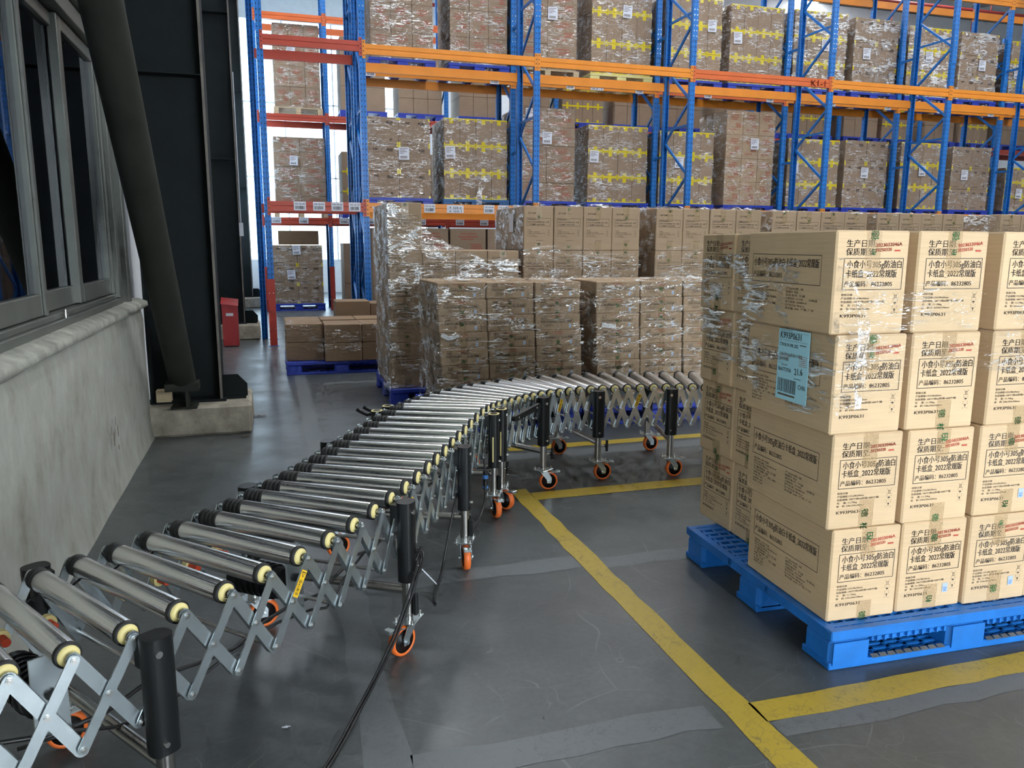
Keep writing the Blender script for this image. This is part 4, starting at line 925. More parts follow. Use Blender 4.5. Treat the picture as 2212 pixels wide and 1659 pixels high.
# rack row on the far side of the next aisle
XC = [-.12, 1.33, 3.98, 6.63, 9.28, 11.93, 14.6, 17.25, 19.9, 22.55]; cbeams = {}
for i, x in enumerate(XC): rack_frame(x, 18.2, 'blue rack frame, %s from left in the far rack row' % ORD[i], 'rack frames', guard=i < 3, splice=False)
for i in range(len(XC)-1):
    for lv, z in ((1, 2.05), (2, 4.22), (3, 6.25)):
        for rear in (False, True):
            cbeams[(i, lv, rear)] = t = beam(XC[i], XC[i+1], 18.2+(.95 if rear else 0), z-(.02 if rear else 0), 'redbeam' if lv != 3 else 'orange2', 'red beam, %s bay, %s level, %s side of the far rack row' % (ORD[i], LVN[lv], 'rear' if rear else 'front'), 'rack beams', rear)
            if lv == 1 and not rear and i < 4:
                u = .15
                while u < XC[i+1]-XC[i]-.3: beam_tag(t, u, random.choice(('DE-36-40', 'DE-35-40', 'DE-34-30')), .2, .13); u += random.uniform(.36, .6)

# ================================================================== loads on the racks
def marks_print(w_, h):
    fm = FRONT(.0015); b = MB()
    for u, v, a, c in ((.62, .74, .2, .12), (.2, .78, .16, .08), (.72, .14, .08, .08), (.16, .1, .3, .03)): b.rect(w_*u, w_*(u+a), h*v, h*(v+c), 0, fm)
    return b.mesh('print', ['ink2'])
def red_print(w_, h):
    fm = FRONT(.0015); b = MB()
    for k, (u, v, a) in enumerate(((.28, .80, .46), (.22, .70, .56), (.3, .62, .34), (.56, .44, .3), (.58, .37, .28), (.56, .30, .32), (.2, .18, .45))):
        x = w_*u
        while x < w_*(u+a): d_ = random.uniform(.008, .02); b.rect(x, min(x+d_, w_*(u+a)), h*v, h*(v+.05), 0, fm); x += d_+.006
    return b.mesh('print', ['red2'])
def ytape_mesh(w_, h):
    b = MB(); fm = FRONT(.002); s = .021
    for v in (0, h-s): b.rect(0, w_, v+random.uniform(-.002, .002), v+s, 0, fm)
    for v, l in ((h-.085, .085), (0, .075)): b.rect(w_*.36, w_*.60, v, v+l, 0, FRONT(.0024))
    for u in (0, w_-.018): b.rect(u, u+.018, h-.05, h, 0, FRONT(.0026)); b.rect(u, u+.018, 0, .045, 0, FRONT(.0026))
    return b.mesh('yellow_tape', ['ytape'])
def spot_tape(w_, h):
    b = MB(); fm = FRONT(.002)
    for u, v in ((0, h-.04), (w_-.03, h-.04), (w_-.03, 0), (0, 0)): b.rect(u, u+.03, v, v+.04, 0, fm)
    return b.mesh('yellow_tape', ['ytape'])
KIND = {   # columns, rows, name, words, carton depth, part maker
    'marks': (2, 3, 'plain_carton', 'brown carton with grey marks', (('print', marks_print), ('yellow_tape', spot_tape))),
    'ytape': (4, 3, 'taped_carton', 'yellow-taped carton', (('yellow_tape', ytape_mesh),)),
    'ytape3': (3, 3, 'taped_carton', 'yellow-taped carton', (('yellow_tape', ytape_mesh),)),
    'red25': (2, 5, 'red_print_carton', 'red-printed carton', (('print', red_print),)),
    'red34': (3, 4, 'red_print_carton', 'red-printed carton', (('print', red_print),)),
    'red24': (2, 4, 'red_print_carton', 'red-printed carton', (('print', red_print),)),
    'tall': (3, 4, 'plain_carton', 'plain brown carton', (('print', red_print),)),
    'plain': (2, 3, 'plain_carton', 'plain brown carton', (('print', marks_print), ('yellow_tape', spot_tape)))}
ROWW = {3: ['bottom', 'middle', 'top'], 4: ['bottom', 'second', 'third', 'top'], 5: ['bottom', 'second', 'third', 'fourth', 'top']}
COLW = {2: ['left', 'right'], 3: ['left', 'middle', 'right'], 4: ['first', 'second', 'third', 'fourth']}
def shelf_load(x0, x1, y, z, top, kind, words, pmat, grp, labels=(), filmmat='film', mat='kraft3', seed=0, dp=.5, zoff=.15):
    cols, rows, nm, cw, pm = KIND[kind]; w_ = (x1-x0)/cols; zb = z+zoff; h = (top-zb)/rows
    if pmat: shelf_pallet(x0-.03, y-.05, z, x1-x0+.06, '%s pallet under the %s' % ({'wood': 'wooden', 'ypallet': 'pale yellow'}.get(pmat, 'blue'), words), pmat)
    parts = [(n_, f_(w_-.004, h-.003)) for n_, f_ in pm]
    for k in range(rows):
        for c in range(cols):
            carton(nm, (w_-.004, dp, h-.002), (x0+c*w_+.002, y+random.uniform(-.005, .005), zb+k*h), R(random.uniform(-.4, .4)), mat, '%s, %s row, %s column, in the %s' % (cw, ROWW[rows][k], COLW[cols][c], words), grp, parts)
            MASS.bbox(x0+c*w_+.002, x0+(c+1)*w_-.002, y+dp+.01, y+.98, zb+k*h, zb+(k+1)*h-.002, .005, 2)
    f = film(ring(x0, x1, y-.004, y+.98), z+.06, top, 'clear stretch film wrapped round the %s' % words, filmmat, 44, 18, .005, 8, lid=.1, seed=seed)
    for u, v in labels: shelf_label(x0+(x1-x0)*u, y-.022, zb+(top-zb)*v, .17, .2, f, random.uniform(-.05, .05))
    return f
A1 = [(1.58, 2.63, 3.52, 'marks', 'bpallet2', ((.5, .48),)), (2.86, 3.96, 3.56, 'ytape', 'bpallet3', ((.02, .5),)), (4.15, 5.20, 3.80, 'red25', 'bpallet2', ((.42, .62), (.12, .86))), (5.45, 6.60, 3.57, 'ytape', 'bpallet2', ((.02, .52),)),
      (6.84, 7.95, 3.53, 'ytape', 'bpallet2', ((.28, .5),)), (8.20, 9.24, 3.95, 'tall', 'bpallet2', ((.5, .6),)), (9.56, 10.72, 3.51, 'ytape', 'bpallet2', ((.05, .5),)), (10.86, 11.88, 3.53, 'plain', 'bpallet2', ((.38, .45),)),
      (12.20, 13.30, 3.55, 'ytape', 'bpallet2', ((.42, .5),)), (13.50, 14.5, 3.51, 'plain', 'bpallet2', ((.25, .48),)), (14.95, 15.95, 3.14, 'ytape3', 'bpallet2', ((.3, .3),))]
A2 = [(1.68, 2.70, 6.1, 'red34', 'bpallet2', ()), (2.98, 3.96, 6.1, 'red34', 'bpallet2', ()), (4.13, 5.20, 6.1, 'red24', 'wood', ((.5, .48),)), (5.47, 6.60, 5.95, 'ytape', 'ypallet', ((.5, .62),)),
      (6.87, 8.0, 5.83, 'ytape', 'bpallet2', ((.74, .6),)), (8.18, 9.30, 5.79, 'ytape', 'bpallet2', ((.06, .5),)), (9.53, 10.70, 5.81, 'ytape', 'bpallet2', ((.52, .5),)), (10.88, 11.90, 5.78, 'plain', 'bpallet2', ((.2, .45),)),
      (12.15, 13.22, 5.73, 'ytape', 'bpallet2', ((.4, .5),)), (13.44, 14.4, 5.72, 'plain', 'bpallet2', ((.5, .45),)), (14.75, 15.8, 5.64, 'ytape', 'bpallet2', ((.1, .4),))]
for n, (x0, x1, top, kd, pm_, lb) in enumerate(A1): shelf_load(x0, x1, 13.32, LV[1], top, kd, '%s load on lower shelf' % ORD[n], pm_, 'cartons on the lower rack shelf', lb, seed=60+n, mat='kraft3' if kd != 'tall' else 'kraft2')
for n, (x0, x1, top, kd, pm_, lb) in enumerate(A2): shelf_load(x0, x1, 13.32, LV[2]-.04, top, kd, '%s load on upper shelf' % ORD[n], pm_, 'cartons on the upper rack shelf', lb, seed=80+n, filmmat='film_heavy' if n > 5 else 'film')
# film hanging from the second lower load
strand([(3.56, 13.24, 2.60), (3.50, 13.22, 2.52), (3.44, 13.2, 2.33), (3.43, 13.2, 2.14)], .022, 'white film tail hanging over the beam under the second load')
# the far rack row: the end bay singly, the loads glimpsed through the shelves as one mass
shelf_load(.26, 1.22, 18.3, 4.22, 6.07, 'red34', 'far load on the middle shelf', 'wood', 'cartons on the far rack', ((.3, .62),), seed=101, mat='kraft3')
shelf_load(.18, 1.27, 18.3, 2.05, 3.76, 'red25', 'far load on the lower shelf', 'wood', 'cartons on the far rack', ((.3, .62),), seed=102, mat='kraft3')
pallet((.0, 18.25, 0), 0, 'distant blue pallet on the floor under the far rack', 1.16, 1.0, 'bpallet2', .16)
shelf_load(.03, 1.13, 18.28, 0, 1.45, 'plain', 'far load on the floor', None, 'cartons on the far rack', ((.3, .42), (.42, .84)), seed=103, mat='kraft3', zoff=.16)
o = MB().bbox(.2, 1.08, 18.6, 19.1, 1.46, 1.77, .01).build('dark_carton', 'kraft4'); tag(o, 'dark dusty carton lying on top of the far load on the floor', 'carton')
for n, (x0, x1, z, top, cols, rows) in enumerate(((1.65, 2.62, 4.22, 5.9, 2, 3), (2.92, 3.9, 4.22, 5.7, 3, 4), (4.3, 5.3, 4.22, 5.7, 3, 3), (5.75, 6.5, 4.22, 5.6, 3, 4), (6.8, 7.85, 4.22, 5.5, 4, 3), (8.16, 9.15, 4.22, 5.7, 3, 3), (9.5, 10.5, 4.22, 5.7, 3, 3), (10.9, 11.8, 4.22, 5.6, 3, 3), (12.2, 13.2, 4.22, 5.6, 3, 3), (13.4, 14.4, 4.22, 5.6, 4, 3), (14.8, 15.9, 4.22, 5.7, 3, 3), (16.05, 17.05, 4.22, 5.5, 4, 3), (17.5, 18.5, 4.22, 5.6, 3, 3), (18.7, 19.7, 4.22, 5.7, 4, 3), (20.1, 21.1, 4.22, 5.6, 3, 3), (21.3, 22.3, 4.22, 5.6, 3, 3), (1.62, 2.6, 2.05, 3.5, 4, 3), (2.9, 3.85, 2.05, 3.5, 3, 3), (1.6, 2.6, 0, 1.5, 2, 3), (2.9, 3.85, 0, 1.5, 3, 3))):
    w_ = (x1-x0)/cols; h = (top-z-.15)/rows
    fa, fb = (Matrix(((1, 0, 0, 0), (0, 0, -1, yy), (0, 1, 0, 0), (0, 0, 0, 1))) for yy in (18.296, 18.295))
    for c in range(cols):
        for k in range(rows):
            MASS.bbox(x0+c*w_+.003, x0+(c+1)*w_-.003, 18.3, 19.2, z+.15+k*h, z+.15+(k+1)*h-.003, .006, 2)
            if cols == 4: MASS.rect(x0+c*w_, x0+(c+1)*w_, z+.15+k*h-.02, z+.15+k*h+.02, 4, fa); MASS.rect(x0+(c+.4)*w_, x0+(c+.6)*w_, z+.15+k*h-.07, z+.15+k*h+.08, 4, fb)
    shelf_pallet(x0-.03, 18.25, z, x1-x0+.06, 'blue pallet of the far rack row, %s of its %s shelf' % (ORD[n if n < 16 else (n-16) % 2], 'middle' if n < 16 else 'lower' if n < 18 else 'floor'), 'bpallet2')
# stacks standing on the floor under the front rack
for c, (x, w_) in enumerate(((1.48, .6), (2.1, .57), (2.69, .58), (3.29, .6))):
    carton('brown_carton', (w_-.01, .6, .45), (x, 12.12, 1.28), 0, 'kraft3', 'wide brown carton, %s from left, top of the stacks under the front rack' % ORD[c], 'stacks under the front rack', [('print', red_print(w_, .45))])
    for k in range(3): MASS.bbox(x, x+w_-.01, 12.12, 12.72, .4265*k, .4265*(k+1)-.003, .006, 2)
for x, z1 in ((4.3, 1.75), (5.5, 1.7), (6.95, 1.7), (8.1, 1.8), (9.6, 1.7), (10.8, 1.7)):
    for c in range(3):
        for k in range(4): h = z1/4; MASS.bbox(x+.34*c, x+.34*c+.33, 13.32, 14.2, k*h, (k+1)*h-.004, .006, 2)
tag(MASS.build('carton_mass', MASSM), 'brown cartons ranked behind and beneath the visible fronts of the loads', 'cartons', kind='stuff')
#==PART6==
# ================================================================== telescopic roller conveyors
ZR = .58                                # roller axle height
RP = [(-.577, 1.785), (-.465, 1.837), (-.354, 1.909), (-.248, 1.997), (-.140, 2.085), (-.042, 2.180), (.060, 2.284), (.155, 2.394), (.243, 2.51), (.325, 2.628), (.402, 2.747), (.476, 2.868), (.544, 2.985), (.610, 3.104), (.672, 3.228), (.736, 3.353), (.797, 3.478), (.857, 3.598), (.916, 3.716), (.976, 3.838), (1.041, 3.967), (1.105, 4.09),
      (1.155, 4.165), (1.195, 4.207), (1.238, 4.246), (1.287, 4.286), (1.340, 4.328), (1.396, 4.370), (1.454, 4.411), (1.513, 4.448), (1.575, 4.478), (1.641, 4.504), (1.710, 4.526), (1.781, 4.544), (1.855, 4.557), (1.931, 4.562), (2.010, 4.558), (2.091, 4.550), (2.175, 4.542), (2.262, 4.533), (2.347, 4.517), (2.432, 4.504), (2.515, 4.483), (2.598, 4.460), (2.678, 4.436)]
AN = [121, 123, 125, 128, 131, 133.5, 136.9, 139.5, 142.3, 145, 147.7, 150.2, 151.8, 152.6, 153.6, 154.6, 155.6, 155.8, 155.6, 155.6, 156, 157.5, 159, 154, 148.5, 143, 137.5, 132.5, 127.5, 124, 119, 113.5, 109, 104.5, 100.5, 96, 92, 88.5, 85.8, 83, 80, 77.2, 74.6, 72, 70]
for k in range(6): RP.append((RP[-1][0]+.08, RP[-1][1]-.026)); AN.append(AN[-1]-1.2)
RP.insert(0, (-.69, 1.735)); AN.insert(0, 111)
LR = .565
PR = [Vector((x, y, ZR)) for x, y in RP]; NR = [Vector((math.cos(R(a)), math.sin(R(a)), 0)) for a in AN]; PL = [p+n*LR for p, n in zip(PR, NR)]
SPLIT = 23                              # index of the first roller of the far conveyor
# shared meshes: roller runs along +x from the right (near) link plane to the left one
b = MB(); b.lathe([(.0, .03), (.027, .03), (.0297, .034), (.030, .04), (.030, .462), (.028, .466)], 28); roll_me = b.mesh('roller', ['chrome']); roll_long = MB().lathe([(.0, .03), (.027, .03), (.0297, .034), (.030, .04), (.030, .496), (.028, .5)], 28).mesh('roller', ['chrome'])
b = MB(); b.lathe([(.008, .013), (.016, .013), (.0245, .018), (.0245, .03)], 24); cap_me = b.mesh('end_cap', ['cream'])
b = MB(); b.lathe([(.0245, .022), (.0300, .022), (.0308, .031), (.030, .036)], 24); col_me = b.mesh('collar', ['rubber'])
pr_ = [(.028, .464)]
for k in range(4): pr_ += [(.0312, .468+.017*k), (.0312, .476+.017*k), (.028, .479+.017*k), (.028, .482+.017*k)]
pr_ += [(.030, .536), (.024, .545), (.0, .545)]
pul_me = MB().lathe(pr_, 24).mesh('drive_pulley', ['rubber'])
pul_short = MB().lathe([(.028, .498), (.0312, .502), (.0312, .512), (.028, .515), (.028, .519), (.0312, .522), (.0312, .532), (.030, .536), (.024, .545), (.0, .545)], 24).mesh('drive_pulley', ['rubber'])
axle_me = MB().cyl((-.012, 0, 0), (.578, 0, 0), .006, 8).mesh('axle', ['bolt'])
def flat_bar(a, c, nrm, w_, th, mi=0, b=None, bolts=(0, .5, 1), ang=False):
    """strip with rounded ends between two pivots, lying in the plane square to nrm"""
    b = b or MB(); a, c = Vector(a), Vector(c); d = (c-a).normalized(); s = nrm.cross(d).normalized(); L = (c-a).length; poly = []
    for k in range(7): t_ = -PI/2+PI*k/6; poly.append((L+math.cos(t_)*w_/2, math.sin(t_)*w_/2))
    for k in range(7): t_ = PI/2+PI*k/6; poly.append((math.cos(t_)*w_/2, math.sin(t_)*w_/2))
    m = Matrix(((d.x, s.x, nrm.x, a.x), (d.y, s.y, nrm.y, a.y), (d.z, s.z, nrm.z, a.z), (0, 0, 0, 1)))
    n = len(poly); vs_ = [(x, y, 0) for x, y in poly]+[(x, y, th) for x, y in poly]
    b.add(vs_, [(k, (k+1) % n, n+(k+1) % n, n+k) for k in range(n)]+[tuple(reversed(range(n))), tuple(range(n, 2*n))], mi, False, m)
    if ang: b.box(0, L, w_/2-.002, w_/2, -.014, 0, mi, m); b.box(0, L, -w_/2, -w_/2+.002, -.014, 0, mi, m)
    for t_ in bolts:
        p = a+d*L*t_+nrm*th; b.cyl(p, p+nrm*.004, .0075, 8, 1); b.cyl(p+nrm*.004, p+nrm*.006, .0045, 8, 1)
    return b
def warn_sticker(parent, a, c, nrm, th):
    d = (c-a).normalized(); s = nrm.cross(d).normalized(); m = Matrix(((d.x, s.x, nrm.x, a.x), (d.y, s.y, nrm.y, a.y), (d.z, s.z, nrm.z, a.z), (0, 0, 0, 1)))
    b = MB(); z = th+.0006; b.rect(.035, .115, -.0115, .0115, 0, m, z)
    b.add([(.04, -.009, z+.0005), (.058, 0, z+.0005), (.04, .009, z+.0005)], [(0, 1, 2)], 1, False, m); b.add([(.043, -.005, z+.001), (.053, 0, z+.001), (.043, .005, z+.001)], [(0, 1, 2)], 0, False, m)
    b.text('当心夹手', .062, -.007, .016, 1, m @ Matrix.Translation((0, 0, z+.0006)), .048)
    b.build('warning_sticker', ['warn', 'ink'], parent)
# caster and leg meshes, local: z up from the floor, x along the conveyor, y outward
def wheel_mesh():
    b = MB(); prof = [(.045, -.014), (.048, -.017), (.056, -.014), (.059, 0), (.056, .014), (.048, .017), (.045, .014)]; rot = Matrix.Rotation(R(90), 4, 'Z')
    b.lathe(prof, 28, 0, rot); return b.mesh('tyre', ['orange_tyre'])
tyre_me = wheel_mesh()
_rz = Matrix.Rotation(R(90), 4, 'Z')
hub_me = MB().lathe([(.0, -.015), (.012, -.015), (.013, -.012), (.046, -.012), (.046, .012), (.013, .012), (.012, .015), (0, .015)], 24, 0, _rz).mesh('hub', ['black'])
def fork_mesh():
    b = MB()
    for sgn in (-1, 1):
        y = sgn*.025; pl = [(-.004, 0), (.013, -.006), (.018, .01), (.05, .062), (.05, .07), (-.002, .07)] if False else [(-.013, -.012), (.013, -.012), (.016, .01), (.052, .058), (.052, .066), (.012, .066), (-.016, .02)]
        m = Matrix(((1, 0, 0, 0), (0, 0, 1, y-.0015), (0, 1, 0, 0), (0, 0, 0, 1))); b.prism(pl, 0, .003, 0, m); b.cyl((0, y-.004*sgn, 0), (0, y+.009*sgn, 0), .008, 8, 0)
    b.cyl((.034, 0, .056), (.034, 0, .07), .024, 14, 0); return b.mesh('fork', ['zinc'])
fork_me = fork_mesh()
def plate_mesh():
    b = MB(); b.bbox(-.05, .05, -.042, .042, 0, .006, .0015)
    for x in (-.04, .04):
        for y in (-.032, .032): b.cyl((x, y, -.006), (x, y, .02), .006, 8, 1)
    return b.mesh('top_plate', ['zinc', 'bolt'])
plate_me = plate_mesh()
def brake_mesh():
    b = MB(); b.add([(-.02, -.018, 0), (-.075, -.016, .004), (-.075, .016, .004), (-.02, .018, 0), (-.02, -.018, .004), (-.078, -.016, .01), (-.078, .016, .01), (-.02, .018, .004)], [(0, 1, 2, 3), (7, 6, 5, 4), (0, 4, 5, 1), (1, 5, 6, 2), (2, 6, 7, 3), (3, 7, 4, 0)])
    b.bbox(-.095, -.07, -.018, .018, .002, .016, .002); return b.mesh('brake_lever', ['zinc'])
brake_me = brake_mesh()
def sleeve_mesh(cap):
    b = MB(); n = 16; poly = []
    for k in range(n): t_ = 2*PI*k/n; c, s = math.cos(t_), math.sin(t_); poly.append((.037*math.copysign(abs(c)**.75, c), .031*math.copysign(abs(s)**.75, s)))
    m = len(poly); vs_ = [(x, y, .285) for x, y in poly]+[(x, y, .585) for x, y in poly]
    b.add(vs_, [(k, (k+1) % m, m+(k+1) % m, m+k) for k in range(m)], 0, True); b.add(vs_[m:], [tuple(range(m))], 2 if cap else 0); b.add(vs_[:m], [tuple(reversed(range(m)))], 0)
    if cap: b.add([(x*.6, y*.6, .5875) for x, y in poly], [tuple(range(m))], 0)
    b.cyl((.012, .03, .55), (.012, .036, .55), .009, 10, 1); b.cyl((.012, .03, .32), (.012, .042, .32), .007, 8, 1)
    b.box(-.03, .03, -.05, -.02, .50, .575, 0); return b.mesh('sleeve', ['black', 'bolt', 'cream'])
slv, slv_cap = sleeve_mesh(False), sleeve_mesh(True)
tube_me = MB().cyl((0, 0, .132), (0, 0, .34), .0215, 18).mesh('lower_tube', ['tube'])
strip_me = MB().box(.0365, .039, -.003, .004, .32, .46).mesh('height_scale', ['cream'])
def handle_mesh():
    b = MB(); b.cyl((0, .018, .225), (0, .05, .225), .005, 8, 1); b.cyl((0, .045, .225), (0, .062, .225), .011, 10, 0); b.cyl((0, .06, .19), (0, .06, .262), .0085, 10, 0); b.cyl((0, .06, .186), (0, .06, .19), .009, 10, 1)
    return b.mesh('clamp_handle', ['black', 'bolt'])
hnd_me = handle_mesh()
lever_me = MB().bbox(-.011, .011, .022, .04, .15, .235, .005).mesh('release_lever', ['black'])
def leg(conv, P, n_out, cast, cap=False, handle=0, lever=False, zs=0):
    """height-adjustable leg on a braked caster, outside the link plane"""
    t_ = Vector((n_out.y, -n_out.x, 0)); p = P+n_out*.045
    m = Matrix(((t_.x, n_out.x, 0, p.x), (t_.y, n_out.y, 0, p.y), (0, 0, 1, 0), (0, 0, 0, 1)))
    lg = bpy.data.objects.new('leg', None); COL.objects.link(lg); lg.parent = conv; lg.matrix_local = m
    put('sleeve', slv_cap if cap else slv, lg); put('lower_tube', tube_me, lg)
    if cap: put('height_scale', strip_me, lg)
    put('top_plate', plate_me, lg, Matrix.Translation((0, 0, .128)))
    base = math.atan2(t_.y, t_.x); cm = Matrix.Rotation(R(cast)-base, 4, 'Z')     # CAST: world heading of the trailing wheel seen from the swivel
    w0 = cm @ Matrix.Translation((-.034, 0, .059))
    put('tyre', tyre_me, lg, w0); put('hub', hub_me, lg, w0); put('fork', fork_me, lg, w0)
    put('brake_lever', brake_me, lg, cm @ Matrix.Translation((-.012, 0, .108)))
    if handle: put('clamp_handle', hnd_me, lg, Matrix.Rotation(R(handle), 4, 'Z'))
    if lever: put('release_lever', lever_me, lg, Matrix.Rotation(R(-25), 4, 'X') if False else Matrix.Identity(4))
    return lg
def conveyor(i0, i1, label, legs, warn, endh):
    conv = thing('roller_conveyor', label, 'conveyor', (0, 0, 0), 0, 'flexible roller conveyors')
    BL = .257
    for i in range(i0, i1+1):
        r = put('roller', roll_long if i < 8 or i >= SPLIT else roll_me, conv, Matrix.Translation(PR[i]) @ Matrix.Rotation(R(AN[i]), 4, 'Z'))
        for nm, me in (('end_cap', cap_me), ('collar', col_me), ('drive_pulley', pul_short if i < 8 or i >= SPLIT else pul_me), ('axle', axle_me)): put(nm, me, r)
    for side, PT, sg in (('r', PR, -1), ('l', PL, 1)):
        for i in range(i0, i1):
            a, c = PT[i], PT[i+1]; s_ = min(.2, (c-a).length); zb = ZR-math.sqrt(BL*BL-s_*s_)
            n_ = ((NR[i]+NR[i+1])*.5).normalized()*sg; d = (c-a).normalized(); n_ = (n_-d*n_.dot(d)).normalized()
            o1 = n_*.009; A, B_ = Vector((a.x, a.y, zb)), Vector((c.x, c.y, zb))
            fb = flat_bar(c+o1, A+o1, n_, .026, .004).build('link_bar', ['zinc', 'bolt'], conv)
            flat_bar(a+n_*.001, B_+n_*.001, n_, .032, .003, bolts=(), ang=True).build('link_channel', ['zinc', 'bolt'], conv)
            if side == 'r' and (i+1) in warn: warn_sticker(fb, c+o1, A+o1, n_, .004)
            if side == 'r' and i % 2 == 0: MB().cyl(A-n_*.0, Vector((PL[i].x, PL[i].y, zb)), .007, 8).build('tie_rod', ['bolt'], conv)
    for (ti, cr, cl, cap, hr, hl, lev) in legs:
        k = int(ti); f = ti-k; p = PR[k].lerp(PR[k+1], f); n_ = NR[k].lerp(NR[k+1], f).normalized(); pl_ = p+n_*LR
        leg(conv, p, -n_, cr, cap, hr, lev); leg(conv, pl_, n_, cl, cap, hl)
        a, c = p-n_*.045, pl_+n_*.045
        MB().cyl((a.x, a.y, .245), (c.x, c.y, .245), .017, 14).build('cross_tube', ['tube'], conv)
    return conv
near = conveyor(0, SPLIT-1, 'near flexible roller conveyor curving from the lower left corner', [(3.25, 40, 200, False, 0, 0, False), (10.85, 35, 190, False, 0, 0, True), (16.6, 85, 200, False, 0, 0, True), (21.8, 95, 200, True, 0, 90, True)], (7, 12), True)
farc = conveyor(SPLIT, len(PR)-1, 'far flexible roller conveyor running right behind the nearest load', [(23.35, 120, 200, True, 60, 90, False), (30.25, 175, 160, False, 60, 0, False), (36.3, 178, 185, False, 80, 0, False), (42.25, 182, 182, False, 0, 0, False), (46.5, 182, 182, False, 0, 0, False)], (33, 40), True)
for o in (near, farc): pass
# latch bars and toggle clamps at the joint between the two conveyors
p = PR[23]-NR[23]*.05; c = PR[29]-NR[29]*.06
b = MB(); d = (c-p).normalized(); flat_bar(Vector((c.x, c.y, .545)), Vector((p.x, p.y, .51))+d*.12, -NR[26], .034, .02, b=b, bolts=(.15, .9)); b.build('latch_bar', ['black', 'bolt'], farc)
for k, cv in ((22, near), (23, farc)):
    e = PL[k]+NR[k]*.08; b = MB(); b.tube([(e.x, e.y, .56), (e.x-.03, e.y+.01, .555), (e.x-.06, e.y+.02, .57), (e.x-.085, e.y+.025, .585)], .011, 6); b.build('toggle_handle', ['black'], cv)
# drive units hung under the near conveyor
def motor(conv, k, sgn):
    m_ = PR[k].lerp(PL[k], .72); t_ = Vector((NR[k].y, -NR[k].x, 0))
    b = MB(); b.cyl((m_.x, m_.y, .40), (m_.x-NR[k].x*.2, m_.y-NR[k].y*.2, .40), .052, 20)
    for j in range(6): q_ = m_-NR[k]*(.03+.025*j); b.cyl((q_.x, q_.y, .40), (q_.x-NR[k].x*.008, q_.y-NR[k].y*.008, .40), .058, 20)
    b.build('drive_motor', ['black'], conv)
    b = MB(); a_ = m_-NR[k]*.24; b.bbox(-.04, .04, -.003, .003, -.09, .13, .001, 0, Matrix.Translation((a_.x, a_.y, .40)) @ Matrix.Rotation(R(AN[k]+90), 4, 'Z')); b.cyl((a_.x, a_.y, .43), (a_.x-NR[k].x*.012, a_.y-NR[k].y*.012, .43), .014, 10, 1); b.build('motor_bracket', ['zinc', 'black'], conv)
for k in (2, 8, 15): motor(near, k, 1)
for k in range(1, 9):      # short idlers of the lower drive line with red bushes
    p = PL[k]-NR[k]*.06; b = MB(); b.cyl((p.x, p.y, .46), (p.x-NR[k].x*.02, p.y-NR[k].y*.02, .46), .022, 14, 0); b.cyl((p.x-NR[k].x*.02, p.y-NR[k].y*.02, .46), (p.x-NR[k].x*.055, p.y-NR[k].y*.055, .46), .012, 12, 1); b.build('drive_idler', ['cream', 'red_nylon'], near)
for k in range(0, 19):      # round belts from pulley to pulley
    a, c = PL[k]-NR[k]*.07, PL[k+1]-NR[k+1]*.07; b = MB(); b.tube([(a.x, a.y, ZR-.024), ((a.x+c.x)/2, (a.y+c.y)/2, ZR-.05), (c.x, c.y, ZR-.024)], .0035, 6); b.build('drive_belt', ['rubber'], near)
def loom(conv, pts, r, name='cable_loom'): MB().tube(pts, r, 7).build(name, ['cable'], conv)
mid = [PR[k].lerp(PL[k], .3) for k in range(23)]
loom(near, [(mid[k].x, mid[k].y, .33+.02*math.sin(k*1.9)) for k in range(0, 22)], .006)
loom(near, [(mid[k].x+.05*math.sin(k), mid[k].y, .28+.05*math.sin(k*1.1)) for k in range(1, 20)], .005)

# ================================================================== power lead, scraps, pipes, lamp
def smooth(pts, n=8):
    P = [Vector(p) for p in pts]; out = []
    for i in range(len(P)-1):
        a, b_, c, d = P[max(i-1, 0)], P[i], P[i+1], P[min(i+2, len(P)-1)]
        for k in range(n):
            t_ = k/n; out.append(.5*((2*b_)+(c-a)*t_+(2*a-5*b_+4*c-d)*t_*t_+(3*b_-a-3*c+d)*t_**3))
    return out+[P[-1]]
t = thing('power_cable', 'black power lead trailing from a conveyor leg to the lower edge', 'cable', (.45, 2.70, 0))
o_ = Vector((.45, 2.70, 0))
A = [(.47, 2.72, .36), (.45, 2.66, .33), (.40, 2.59, .24), (.34, 2.52, .15), (.265, 2.43, .07), (.19, 2.32, .022), (.13, 2.2, .008), (.075, 2.09, .008), (.01, 1.98, .008), (-.06, 1.88, .008), (-.2, 1.7, .008)]
for j, dx in enumerate((0, .014)): MB().tube([p+Vector((dx, dx*.4, 0))-o_ for p in smooth(A)], .0048, 8).build('lead', ['cable'], t)
lp = [(.455+.03*math.cos(a*.9), 2.70+.018*math.cos(a*.5), .345+.055*math.sin(a)) for a in [x*.5 for x in range(34)]]
MB().tube([Vector(p)-o_ for p in smooth(lp, 3)], .0045, 7).build('coil', ['cable'], t)
MB().tube([Vector(p)-o_ for p in smooth([(.47, 2.72, .33), (.52, 2.72, .27), (.535, 2.70, .255)])], .0025, 6).build('cable_tie', ['paper'], t)
C = [(.78, 3.42, .36), (.74, 3.4, .2), (.70, 3.36, .05), (.665, 3.28, .008), (.63, 3.18, .008), (.605, 3.1, .008), (.6, 3.05, .008)]
t2 = MB(); t2.tube(smooth(C), .0055, 8); tag(t2.build('floor_cable', 'cable'), 'black cable running down to the floor between two conveyor legs', 'cable')
C = [(1.05, 3.97, .42), (1.06, 3.95, .25), (1.04, 3.9, .14), (.98, 3.78, .09), (.9, 3.6, .1), (.86, 3.5, .22)]
t2 = thing('link_cable', 'black cable with blue plug looping between the conveyor legs', 'cable', (1.05, 3.97, 0)); o2 = Vector((1.05, 3.97, 0))
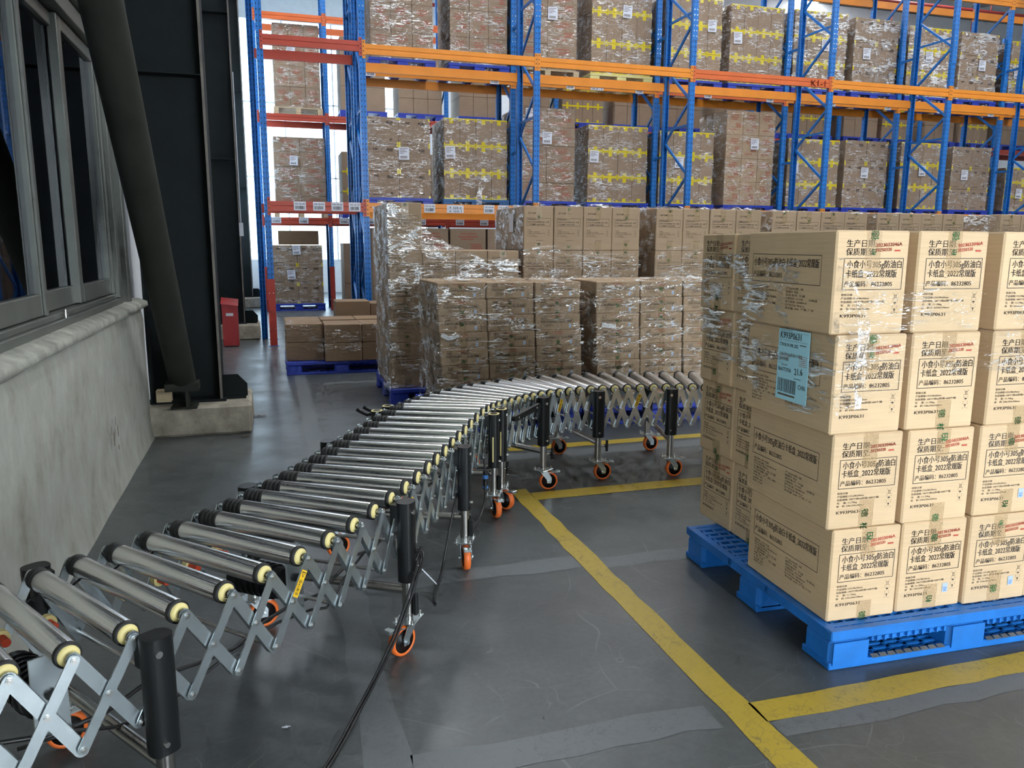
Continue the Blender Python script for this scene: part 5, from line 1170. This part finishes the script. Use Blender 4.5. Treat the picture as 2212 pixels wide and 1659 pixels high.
MB().tube([p-o2 for p in smooth(C)], .006, 8).build('lead', ['cable'], t2); MB().cyl(Vector((1.06, 3.955, .29))-o2, Vector((1.06, 3.955, .19))-o2, .014, 12).cyl(Vector((1.06, 3.955, .27))-o2, Vector((1.06, 3.955, .25))-o2, .0155, 12, 1).cyl(Vector((1.06, 3.955, .21))-o2, Vector((1.06, 3.955, .195))-o2, .0155, 12, 1).build('plug', ['black', 'blueink'], t2)
def scrap(x, y, s, label, mat='scrap', seed=0):
    b = MB(); n = 9
    for i in range(n+1):
        for j in range(5): u_, v_ = i/n-.5, j/4-.5; b.v.append((x+u_*s*2.2+.2*s*noise.noise(Vector((u_*5, v_*5, seed))), y+v_*s*(1-abs(u_)), .006+abs(noise.noise(Vector((u_*6+seed, v_*6, 1))))*s*.35))
    for i in range(n):
        for j in range(4): k = i*5+j; b.f.append((k, k+5, k+6, k+1)); b.m.append(0); b.s.append(False)
    tag(b.build('scrap', mat), label, 'scrap')
scrap(-.16, 7.08, .06, 'crumpled grey scrap on the floor right of the nearest plinth', 'scrap', 3)
scrap(-.02, 2.34, .012, 'tiny pale chip on the dark floor beside the near conveyor', 'paper', 5)
scrap(-.17, 1.98, .055, 'torn piece of clear film on the floor near the power lead', 'film_heavy', 8)
scrap(-.25, 6.33, .03, 'dark crumb of dirt at the corner of the nearest plinth', 'seam', 9)
for k, (y, z) in enumerate(((17.0, 7.4), (20.5, 7.7), (22.5, 7.9))):
    b = MB(); b.cyl((4, y, z), (XR-1, y, z), .05, 12)
    for x in range(6, 25, 3): b.cyl((x, y, z), (x, y, CEIL-.05), .015, 8)
    tag(b.build('sprinkler_pipe', 'pipe_red'), 'red sprinkler pipe under the roof, %s from the front' % ORD[k], 'pipe', 'sprinkler pipes')
t = thing('pendant_lamp', 'grey bell-shaped lamp hanging from the roof at upper right', 'lamp', (17.1, 16.4, 7.35))
b = MB(); prof = [(.0, .36), (.05, .36), (.07, .28), (.16, .16), (.24, .0), (.235, .0)]; b.lathe(prof, 24, 0, Matrix.Rotation(-R(90), 4, 'Y')); b.build('shade', ['lamp'], t); MB().cyl((0, 0, .36), (0, 0, CEIL-7.4), .012, 8).build('rod', ['lamp'], t)
